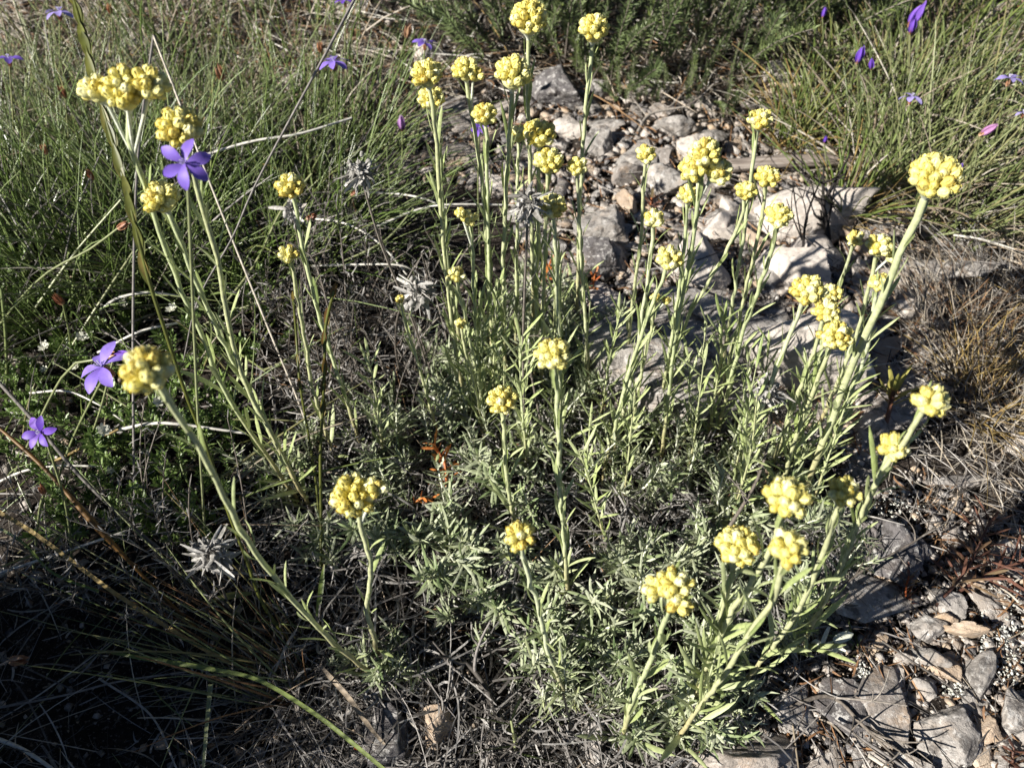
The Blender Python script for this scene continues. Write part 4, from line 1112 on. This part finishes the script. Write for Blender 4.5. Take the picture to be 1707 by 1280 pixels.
for lb, pts, w, mat, hs in [
 ('bright white straw running in from the left edge, lowest of the white ones', [(-30, 965), (60, 935), (150, 905), (236, 876)], 5.5, 'straw_pale', [.03, .04, .045, .04]),
 ('white straw ending in a feathery tip left of the shrub carpet', [(-20, 812), (40, 785), (100, 776), (182, 778)], 5, 'straw_pale', [.03, .04, .045, .04]),
 ('long pale straw arching below the large golden head', [(200, 716), (250, 706), (300, 707), (410, 722)], 6, 'straw_pale', [.05, .055, .055, .04]),
 ('tan end of straw left of the long pale arch', [(88, 770), (140, 745), (200, 714)], 5, 'straw_gold', [.03, .04, .05]),
 ('white arching straw above the side-on blue flower', [(166, 517), (200, 496), (255, 488), (332, 500)], 5, 'straw_pale', [.05, .06, .06, .04]),
 ('white straw sloping up just above the blue flower', [(163, 588), (225, 556), (262, 545), (312, 536)], 5, 'straw_pale', [.05, .06, .06, .05]),
 ('grey straw arching over the dark gap left of the golden head', [(50, 655), (110, 652), (160, 672), (206, 702)], 4, 'straw_pale', [.04, .05, .05, .04]),
 ('white branching straw in the back left tussock', [(330, 262), (420, 236), (500, 223), (586, 197)], 5, 'straw_pale', [.09, .1, .1, .1]),
 ('white straw arching down through the dark centre left', [(526, 365), (569, 371), (606, 387), (642, 415), (678, 458)], 4, 'straw_pale', [.05, .06, .06, .05, .03]),
 ('white straw rising right across the middle stalks', [(628, 378), (695, 350), (752, 341), (856, 342)], 4, 'straw_pale', [.05, .055, .06, .05]),
 ('nearly level white straw behind the whitish tuft', [(520, 444), (600, 441), (670, 443), (708, 462)], 4, 'straw_pale', [.04, .05, .05, .03]),
 ('short white straw above the crumpled dead head', [(608, 321), (660, 323), (705, 331), (745, 347)], 4, 'straw_pale', [.05, .05, .05, .04]),
 ('thin pale straw across the right edge below the flat topped head', [(1590, 392), (1640, 400), (1720, 425)], 4, 'straw_pale', [.03, .03, .02]),
 ('grey straight straw rising from the left toward the husk stalks', [(20, 520), (60, 440), (122, 322)], 3.5, 'straw_grey', [.03, .06, .09]),
 ('thin pale straw leaning through the tussock near the top left', [(100, 470), (125, 360), (170, 250)], 3, 'straw_grey', [.05, .08, .12]),
 ('grey stalk sloping down through the deep violet flower', [(-10, 628), (60, 706), (130, 790), (215, 872), (310, 950), (390, 1020)], 7, 'straw_grey', [.07, .08, .07, .05, .03, .01]),
 ('straw lying at the bottom left corner', [(-20, 1225), (40, 1250), (100, 1290)], 8, 'straw_pale', [.02, .02, .02]),
 ('long thin straw low in the shade at the bottom left', [(-20, 1182), (100, 1160), (200, 1135), (320, 1118)], 4, 'straw_grey', [.02, .03, .03, .02]),
 ('bent straw in the dark lower left', [(165, 1130), (250, 1190), (290, 1270), (300, 1300)], 4, 'straw_grey', [.02, .02, .02, .01]),
 ('pale straw lying among bristles at the bottom', [(470, 1285), (520, 1245), (600, 1180), (640, 1130)], 4, 'straw_grey', [.01, .012, .015, .03]),
 ('thin straight twig across the lower right stones', [(1470, 1068), (1530, 1108), (1580, 1142), (1625, 1180)], 4, 'straw_grey', [.014, .016, .016, .012]),
 ('dry needle over the bottom right rocks', [(1390, 1200), (1450, 1240), (1540, 1300)], 6, 'straw_grey', [.012, .014, .01]),
 ('upright pale straw piece at the bottom right of centre', [(1320, 1195), (1326, 1240), (1334, 1300)], 4, 'straw', [.01, .012, .02]),
 ('tan splinter near the bottom right corner', [(1448, 1258), (1480, 1280), (1500, 1296)], 9, 'straw', [.01, .01, .01]),
]:
    LS('dry_straw', lb, pts, w, mat, 5, heights=hs, taper=.7, cat='straw')
LS('thin_stalk', 'straight grey stalk standing upright behind the golden head at the left', [(256, 60), (232, 240), (224, 400), (222, 620), (226, 950)], 4.5, 'straw_grey', heights=[.24, .19, .15, .09, .0], taper=1)
LS('thin_stalk', 'long thin stalk slanting down from the top left cluster to the grass culm', [(256, 60), (305, 186), (364, 340), (449, 551), (494, 660), (536, 775)], 4, 'straw', heights=[.24, .21, .16, .09, .05, .0], taper=.9)
LS('thin_stalk', 'out of focus brown stalk slanting from the top edge to the left centre', [(596, -10), (540, 95), (430, 300), (388, 395), (330, 500), (306, 600)], 5, 'straw_grey', heights=[.30, .28, .22, .19, .15, .10], taper=.5)
LS('green_stalk', 'smooth green stalk slanting up left of the grass spike', [(60, 512), (125, 422), (202, 333)], 5, 'rush_greyish', heights=[.05, .09, .13], taper=.8)
LS('green_stalk', 'green stalk crossing behind the side-on blue flower', [(118, 580), (165, 506), (222, 420)], 5, 'rush_greyish', heights=[.04, .07, .10], taper=.8)
LS('green_stalk', 'long green stalk at the left edge behind the dwarf shrub', [(2, 480), (10, 570), (12, 680)], 5, 'rush_greyish', heights=[.10, .06, .0], taper=1)
LS('green_stalk', 'green stalk arcing right through the dark gap under the white straws', [(560, 442), (640, 402), (690, 348)], 4, 'rush_greyish', heights=[.04, .06, .08], taper=.8)
LS('green_stalk', 'olive stalk crossing the tall left stalks', [(520, 290), (470, 350), (425, 440), (365, 520)], 4, 'rush_greyish', heights=[.12, .10, .07, .05], taper=1)
LS('loose_grass', 'olive brown grass stem sloping down from the left edge', [(-10, 706), (53, 760), (98, 807), (165, 882), (258, 980), (330, 1050)], 8, 'spike_brown', heights=[.12, .11, .10, .08, .04, .01], cat='grass blade', prof=[.6, 1, .8, 1.5, .7, .7, .8])
LS('loose_grass', 'tan grass blade in the lower left running to the grass tuft', [(-10, 848), (60, 890), (170, 972), (215, 1003), (330, 1075), (400, 1110)], 7, 'straw_gold', 'fold', heights=[.09, .08, .06, .05, .03, .01], cat='grass blade', taper=1)
LS('loose_grass', 'dark green blade below the tan one at the lower left', [(0, 880), (40, 905), (90, 955), (165, 985)], 5, 'rush_green', 'fold', heights=[.07, .07, .05, .04], cat='grass blade', taper=.9)
LS('loose_grass', 'long flat green blade arching across the bottom left', [(146, 1081), (240, 1096), (340, 1112), (430, 1132), (520, 1185), (585, 1235), (645, 1285)], 8, 'rush_bright', 'fold', heights=[.05, .055, .055, .05, .04, .035, .03], cat='grass blade', prof=[.1, .9, 1, .8, .9, .9, .8])
LS('loose_grass', 'upright green blade at the bottom left', [(352, 1140), (345, 1210), (338, 1300)], 9, 'rush_greyish', 'fold', heights=[.03, .03, .02], cat='grass blade')
LS('loose_grass', 'short flat leaf lying below the large pale dead head', [(344, 1004), (380, 993), (420, 988)], 11, 'rush_bright', 'fold', heights=[.03, .035, .03], cat='grass blade', prof=[.3, .9, 1, .4])
LS('loose_grass', 'flat grey green blade by the bottom bristle clump', [(533, 1108), (580, 1160), (620, 1215), (650, 1250)], 9, 'straw', 'fold', heights=[.03, .03, .02, .015], cat='grass blade', prof=[.8, 1, .9, .3])
LS('loose_grass', 'bright blade beside the grass culm near the dead head', [(540, 940), (535, 985), (528, 1030)], 9, 'rush_bright', 'fold', heights=[.04, .03, .02], cat='grass blade', prof=[.2, 1, 1, .4])
def strays(label, poly, n, L0, L1, w, mats, lean=(0, 0)):
    P = sample_poly(poly, n); sp = rng.normal(size=(n, 2)) * .8 + np.array(lean)
    d = nrm(np.concatenate([sp, U(.3, 1.1, (n, 1))], 1)); bend = np.concatenate([sp * .15 + rng.normal(size=(n, 2)) * .12, -U(.05, .5, (n, 1))], 1)
    pa = bez(P, d, U(L0, L1, n), bend, 8); pa[..., 2] = np.maximum(pa[..., 2], gz(pa[..., 0], pa[..., 1]) + .002)
    b = Bat()
    V, F, al, per = sweep(pa, w * U(.5, 1.3, (n, 1)) * np.array([1, 1, 1, .95, .9, .8, .6, .25])[None], 4)
    b.add(V, F, np.repeat(U(0, 1, n), per), al); me = b.mesh('stray_blades', mats)
    me.polygons.foreach_set('material_index', np.repeat(rng.integers(0, len(mats), n), len(F) // n).astype(np.int32))
    o = obj('stray_blades', me, kind='stuff'); o['label'] = label
strays('loose green blades and straws crossing the left side', [(-150, 520), (420, 440), (520, 620), (420, 900), (-150, 950)], 120, .06, .16, .0009, ['rush_green', 'rush_greyish', 'rush_bright', 'straw'], (.3, 0))
strays('thin straws crossing the dark gap left of the middle', [(420, 420), (760, 400), (780, 700), (560, 800), (420, 700)], 60, .03, .10, .0005, ['straw_grey', 'straw', 'straw_brown'])
strays('thin straws in the shaded bottom left', [(-100, 950), (460, 950), (560, 1250), (-100, 1400)], 70, .04, .13, .0005, ['straw_grey', 'straw', 'rush_greyish'], (.3, 0))
strays('bent straws standing among the back tussocks', [(-200, -100), (2000, -100), (2000, 200), (700, 180), (500, 330), (-200, 330)], 260, .06, .18, .0009, ['straw', 'straw_gold', 'straw_grey', 'straw_brown'])
strays('thin straws through the cushion', [(640, 700), (1300, 700), (1300, 1100), (700, 1100)], 70, .03, .09, .0005, ['straw_grey', 'straw_brown', 'straw'])
# seed spikes: stem with overlapping spikelets
def spike(label, pts, heights, w_stem, part_from, part_to, w_spk, n, mats):
    P = []
    for (x, y), h in zip(pts, heights):
        d = ray(x, y); t = (CAMZ - h) / -d[2]; P.append(np.array([0, 0, CAMZ]) + d * t)
    root = thing('grass_spike', label, 'grass', P[-1]); base = P[-1]
    path = cr(P, 60); m = path[20]; k = 1 / FPX * depth_of(m)
    b = Bat(); b.paths(path[None], np.full((1, 60), w_stem / 2 * k), 6, tint=.4); obj('culm', b.mesh('culm', mats[0], base), root)
    for i in range(n):
        f = part_from + (part_to - part_from) * i / max(n - 1, 1); j = min(int(f * 59), 57)
        p = path[j]; t = nrm(path[j] - path[j + 1]); k2 = depth_of(p) / FPX
        side = nrm(np.cross(t, [0, -.7, .7])) * (1 if i % 2 else -1)
        sb = Bat(); L = w_spk * 3.4 * k2
        sb.paths(bez(np.array([p, p + t * L * .1, p + t * L * .22]), nrm(np.array([t + side * .16, t + side * .02, t + side * .1 + cdir * .08])), [L, L * .9, L * .85], -np.array([side * .1] * 3), 8),
                 w_spk / 2 * k2 * np.tile([.3, .55, .75, .8, .75, .6, .35, .04], (3, 1)), 'fold', ref=np.tile([[0, -.7, .7]], (3, 1)), fold=.35, tint=U(0, 1, 3))
        obj('spikelet', sb.mesh('spikelet', mats[1], base), root)
spike('blurred olive grass spike hanging close to the lens at the top left',
      [(108, -60), (132, 30), (158, 130), (188, 235), (215, 330), (247, 462), (276, 554), (311, 660), (343, 741), (380, 852), (409, 927), (440, 1010), (500, 1090)],
      [.36, .345, .33, .31, .29, .25, .22, .18, .145, .10, .07, .035, 0], 7, .02, .43, 17, 15, ['spike_green', 'spike_green'])
spike('reddish olive grass spike standing in the middle left dark gap',
      [(557, 484), (543, 545), (541, 610), (538, 680), (534, 760), (535, 850), (535, 930), (533, 1010)],
      [.19, .165, .14, .11, .08, .045, .02, 0], 5, .05, .42, 10, 6, ['spike_green', 'spike_brown'])
spike('slender green grass spike left of the reddish one', [(489, 498), (494, 560), (500, 640), (516, 735), (529, 826), (533, 930)],
      [.16, .135, .11, .07, .035, 0], 4, .03, .35, 6, 5, ['spike_green', 'spike_brown'])

# ------------------------------------------------------------------ branch, twigs
def branch():
    a, b_ = G(1205, 285), G(1560, 272)
    K, n = 40, 14; t = np.linspace(0, 1, K); L = np.linalg.norm(b_ - a); r = .0088
    V = []
    for k in t:
        for i in range(n):
            th = 2 * math.pi * i / n
            rr = r * (1 - .18 * k) * (1 + .16 * mnoise.noise(Vector((k * 5, math.cos(th) * 1.4, math.sin(th) * 1.4))) + .07 * mnoise.noise(Vector((k * 3, th * 4, 0))))
            rr *= min(1, .55 + 18 * min(k, 1 - k))
            V.append((k * L, rr * math.cos(th), rr * math.sin(th) * .9 + .006 * math.sin(k * 4) * .6))
    idx = np.arange(K * n).reshape(K, n)
    F = np.stack([idx[:-1], np.roll(idx[:-1], -1, 1), np.roll(idx[1:], -1, 1), idx[1:]], -1).reshape(-1, 4)
    o = obj('dead_branch', mesh_from('dead_branch', V, F, 'dead_wood'), None, (a[0], a[1], a[2] + .008))
    o.rotation_euler = (0, 0, math.atan2(b_[1] - a[1], b_[0] - a[0])); o['label'] = 'weathered grey branch lying level across the scree'; o['category'] = 'branch'
branch()

def twig(label, pts, w, mat, n=4, heights=None, L=.03, cat='twig'):
    hs = heights or [0, .03, .05][:len(pts)] + [.05] * max(0, len(pts) - 3)
    P = []
    for (x, y), h in zip(pts, hs):
        d = ray(x, y); t = (CAMZ - h) / -d[2]; P.append(np.array([0, 0, CAMZ]) + d * t)
    base = P[0]; root = thing('dead_twig', label, cat, base); path = cr(P, 20); k = depth_of(path[10]) / FPX
    b = Bat(); b.paths(path[None], (w / 2 * k * np.linspace(1.2, .5, 20))[None], 5); obj('stem', b.mesh('stem', mat, base), root)
    for i in range(n):
        j = int(U(5, 18)); d = nrm(nrm(path[j] - path[j - 1]) + rng.normal(size=3) * .55 + np.array([0, 0, .1]))
        p2 = bez(path[j][None], d[None], [L * U(.6, 1.3)], rng.normal(size=(1, 3)) * .3, 8)
        b = Bat(); b.paths(p2, (w / 2 * k * np.linspace(.6, .25, 8))[None], 4)
        p3 = bez(np.repeat(p2[0][4][None], 2, 0), nrm(d + rng.normal(size=(2, 3)) * .6), [L * .5, L * .4], rng.normal(size=(2, 3)) * .3, 6)
        b.paths(p3, (w / 2 * k * np.linspace(.4, .2, 6))[None].repeat(2, 0), 4)
        obj('side_twig', b.mesh('side_twig', mat, base), root)
twig('black burnt looking twig standing among stones below the branch', [(1382, 425), (1378, 370), (1368, 330)], 11, 'twig_black', 6, [0, .02, .035], .045)
twig('slim black forked twig left of the thick black one', [(1330, 470), (1338, 420), (1345, 360), (1372, 290)], 5, 'twig_black', 7, [0, .02, .045, .08], .05)
twig('grey forked twig on the stones below the evergreen sprigs', [(1060, 225), (1085, 190), (1150, 175), (1190, 140)], 5, 'twig', 4, [.01, .02, .03, .05], .05)
twig('pale fibrous root across the rusty topped rock', [(838, 1205), (800, 1130), (762, 1090)], 12, 'straw_grey', 3, [.01, .015, .02], .03)
twig('grey woody stem lying along the lower left bristles', [(560, 1300), (520, 1230), (495, 1180), (500, 1120)], 8, 'twig', 4, [.005, .01, .015, .02], .04)
twig('dark thin twig crossing the speckled rock', [(1375, 1000), (1440, 950), (1520, 905), (1570, 870)], 5, 'twig', 5, [.02, .025, .03, .03], .04)
twig('grey twig in the bottom right under the split rock', [(1290, 1190), (1380, 1160), (1440, 1210), (1520, 1290)], 8, 'twig', 5, [.01, .012, .012, .01], .04)
twig('dead reddish twig right of the oval cream stone', [(1560, 590), (1545, 520), (1540, 450)], 4, 'twig', 6, [0, .03, .06], .03)
twig('forked grey dead stem through the central cushion', [(905, 720), (885, 620), (872, 520), (878, 400)], 4, 'twig', 5, [.03, .08, .13, .18], .02)
twig('grey dead stem right of the central cushion', [(1215, 880), (1262, 800), (1285, 720), (1285, 680)], 6, 'twig', 3, [.03, .08, .11, .13], .02)
twig('dark dry stem slanting in the gap left of centre', [(740, 700), (700, 560), (650, 440), (625, 370)], 4, 'twig', 5, [0, .05, .10, .13], .03)
twig('bare grey stem slanting left of the reddish grass spike', [(640, 690), (560, 540), (520, 430), (470, 400)], 3.5, 'twig', 5, [0, .05, .08, .09], .03)

# ------------------------------------------------------------------ small odd plants
def sprig_plant(label, pts, heights, n, Lpx, wpx, mat, stemmat, name='seedling', w_stem=5, start=.3, el=.5, whorls=1):
    P = []
    for (x, y), h in zip(pts, heights):
        d = ray(x, y); t = (CAMZ - h) / -d[2]; P.append(np.array([0, 0, CAMZ]) + d * t)
    base = P[0]; root = thing(name, label, 'plant', base); path = cr(P, 20); k = depth_of(path[10]) / FPX
    b = Bat(); b.paths(path[None], (w_stem / 2 * k * np.linspace(1.1, .7, 20))[None], 6); obj('stem', b.mesh('stem', stemmat, base), root)
    idx = (19 * (start + (1 - start) * np.linspace(0, 1, n))).astype(int); T_ = nrm(np.gradient(path, axis=0))
    for q, j in enumerate(idx):
        a = q * 2.4 + U(-.3, .3); t = T_[j]; u1 = nrm(np.cross(t, [.1, 1, .1])); u2 = np.cross(t, u1); rd = u1 * math.cos(a) + u2 * math.sin(a)
        e = el * U(.7, 1.3) * (.6 if j > 17 else 1.2)
        d = nrm(t * math.cos(e) + rd * math.sin(e)); L = Lpx * k * U(.7, 1.2)
        b = Bat(); b.paths(bez(path[j][None], d[None], [L], (rd * U(-.1, .35) + np.array([0, 0, -.15]))[None], 6), wpx / 2 * k * leafprof(6)[None], 'fold', ref=rd[None])
        obj('leaf', b.mesh('leaf', mat, base), root)
sprig_plant('rust brown narrow leaved plant at the right edge', [(1560, 1010), (1610, 950), (1650, 870)], [.005, .02, .045], 40, 52, 5, 'rust_leaf', 'rust_leaf', 'shrublet', 5, .3, .9)
sprig_plant('second rust brown stem at the right edge, lower down', [(1600, 985), (1660, 950), (1730, 930)], [.005, .015, .025], 30, 50, 5, 'rust_leaf', 'rust_leaf', 'shrublet', 5, .2, .9)
sprig_plant('yellow green spurge seedling with red stem above the far right head', [(1462, 745), (1478, 700), (1490, 650)], [0, .022, .05], 13, 52, 8, 'spurge_leaf', 'rust_leaf', 'seedling', 9, .75, .55)
sprig_plant('orange dead sprig curving in the dark left of centre', [(745, 812), (742, 775), (722, 740)], [.02, .035, .04], 22, 26, 6, 'orange_leaf', 'orange_leaf', 'dead_sprig', 6, .05, .9)
sprig_plant('small orange dead twiglet below the curving orange sprig', [(690, 838), (705, 830), (722, 836)], [.02, .025, .02], 7, 16, 5, 'orange_leaf', 'orange_leaf', 'dead_sprig', 4, .1, .8)
sprig_plant('sparse narrow leaved green seedling at the bottom centre', [(860, 1262), (858, 1235), (852, 1200)], [0, .01, .02], 10, 75, 7, 'rush_greyish', 'rush_greyish', 'seedling', 6, .1, .9)
sprig_plant('tiny rust coloured dry sprig on the lower right shadow edge', [(1512, 1010), (1510, 985), (1515, 960)], [0, .01, .02], 24, 24, 5, 'rust_leaf', 'orange_leaf', 'dead_sprig', 4, .1, .9)
sprig_plant('red tipped tiny plant at the scree beside the orange pebble', [(1085, 352), (1085, 340), (1086, 330)], [0, .01, .015], 12, 24, 5, 'rust_leaf', 'orange_leaf', 'seedling', 4, .2, .7)
sprig_plant('orange sprout in the cushion shade left of the thin stalk', [(908, 475), (912, 455), (916, 440)], [.0, .02, .035], 8, 20, 5, 'orange_leaf', 'orange_leaf', 'seedling', 3, .3, .5)
sprig_plant('small orange red shoot right of the thin stalk', [(988, 490), (990, 470), (992, 455)], [.0, .02, .03], 8, 18, 5, 'orange_leaf', 'orange_leaf', 'seedling', 3, .3, .5)
sprig_plant('deep red plantlet cut by the bottom right corner', [(1690, 1290), (1688, 1265), (1690, 1245)], [0, .008, .012], 16, 24, 8, 'rust_leaf', 'rust_leaf', 'seedling', 5, .2, .9)
sprig_plant('fan of pale green needles beside the front right leafy base', [(1452, 1118), (1430, 1080), (1415, 1060)], [.0, .01, .02], 10, 34, 4, 'rush_greyish', 'twig', 'seedling', 3, .3, .6)
sprig_plant('broad silvery leaf pair at the foot of the right stalks', [(1340, 1085), (1370, 1075), (1390, 1068)], [.01, .02, .025], 5, 42, 16, 'everlasting_wool', 'everlasting_wool', 'seedling', 4, .3, .5)

def seed(label, cx, cy, w, mat='red_seed'):
    p = G(cx, cy); s = w / 2 / FPX * depth_of(p); V, F = rock_shape(7, 12, .08)
    o = obj('seed_capsule', mesh_from('seed_capsule', V * s * np.array([1.2, .9, .8]), F, mat), None, (p[0], p[1], p[2] + s * .6 + .004)); o['label'] = label; o['category'] = 'seed'
seed('shiny red seed capsule at the bottom left of centre', 597, 1258, 15)
seed('orange brown seed capsule on the lower right stones', 1582, 1005, 14)
seed('orange red capsule at the foot of the bottom centre stalks', 1165, 1262, 18)
seed('orange seed on the bottom right rocks beside a twig', 1391, 1180, 13)
seed('small red berry in the dark gap right of the tiny head', 457, 495, 9)
seed('orange dot of a seed below the dark left tussock', 1618, 1228, 10)

def lichen(label, cx, cy, w, h, n, s, z=.006):
    c = G(cx, cy); V0, F0 = CS[2]; b = Bat()
    for _ in range(int(n * 1.9)):
        a = U(0, 6.28); r = U() ** .8; p = G(cx + r * w / 2 * math.cos(a), cy + r * h / 2 * math.sin(a))
        p[2] += U(0, z); sc = s * U(.3, 1.1)
        b.add(V0 * (1 + .38 * rng.normal(size=(len(V0), 1))) * sc * .8 * np.array([U(.7, 1.6), U(.7, 1.6), .4]) + p, F0, U())
    o = obj('lichen_patch', b.mesh('lichen_patch', 'white_lichen', c, smooth=False), None, tuple(c)); o['label'] = label; o['category'] = 'lichen'
lichen('large crust of white lichen at the lower right edge', 1672, 1060, 80, 190, 190, .0012)
lichen('white lichen cluster on the left tip of the split rock', 1432, 1130, 30, 44, 50, .0011, .009)
lichen('white lichen shard right of the split rock', 1592, 1152, 60, 22, 60, .0010)
lichen('pale lichen flecks by the oval cream stone', 1520, 470, 50, 60, 110, .0013)
lichen('white lichen on the ground near the right straw clump', 1640, 380, 120, 50, 150, .0014)
lichen('white lichen flecks on the speckled rock', 1480, 860, 90, 60, 50, .0010, .02)
lichen('whitish lichen on stones at the back left', 270, 95, 120, 60, 160, .0018)
lichen('lichen specks in the gap above the spurge seedling', 1500, 605, 40, 40, 50, .0012)
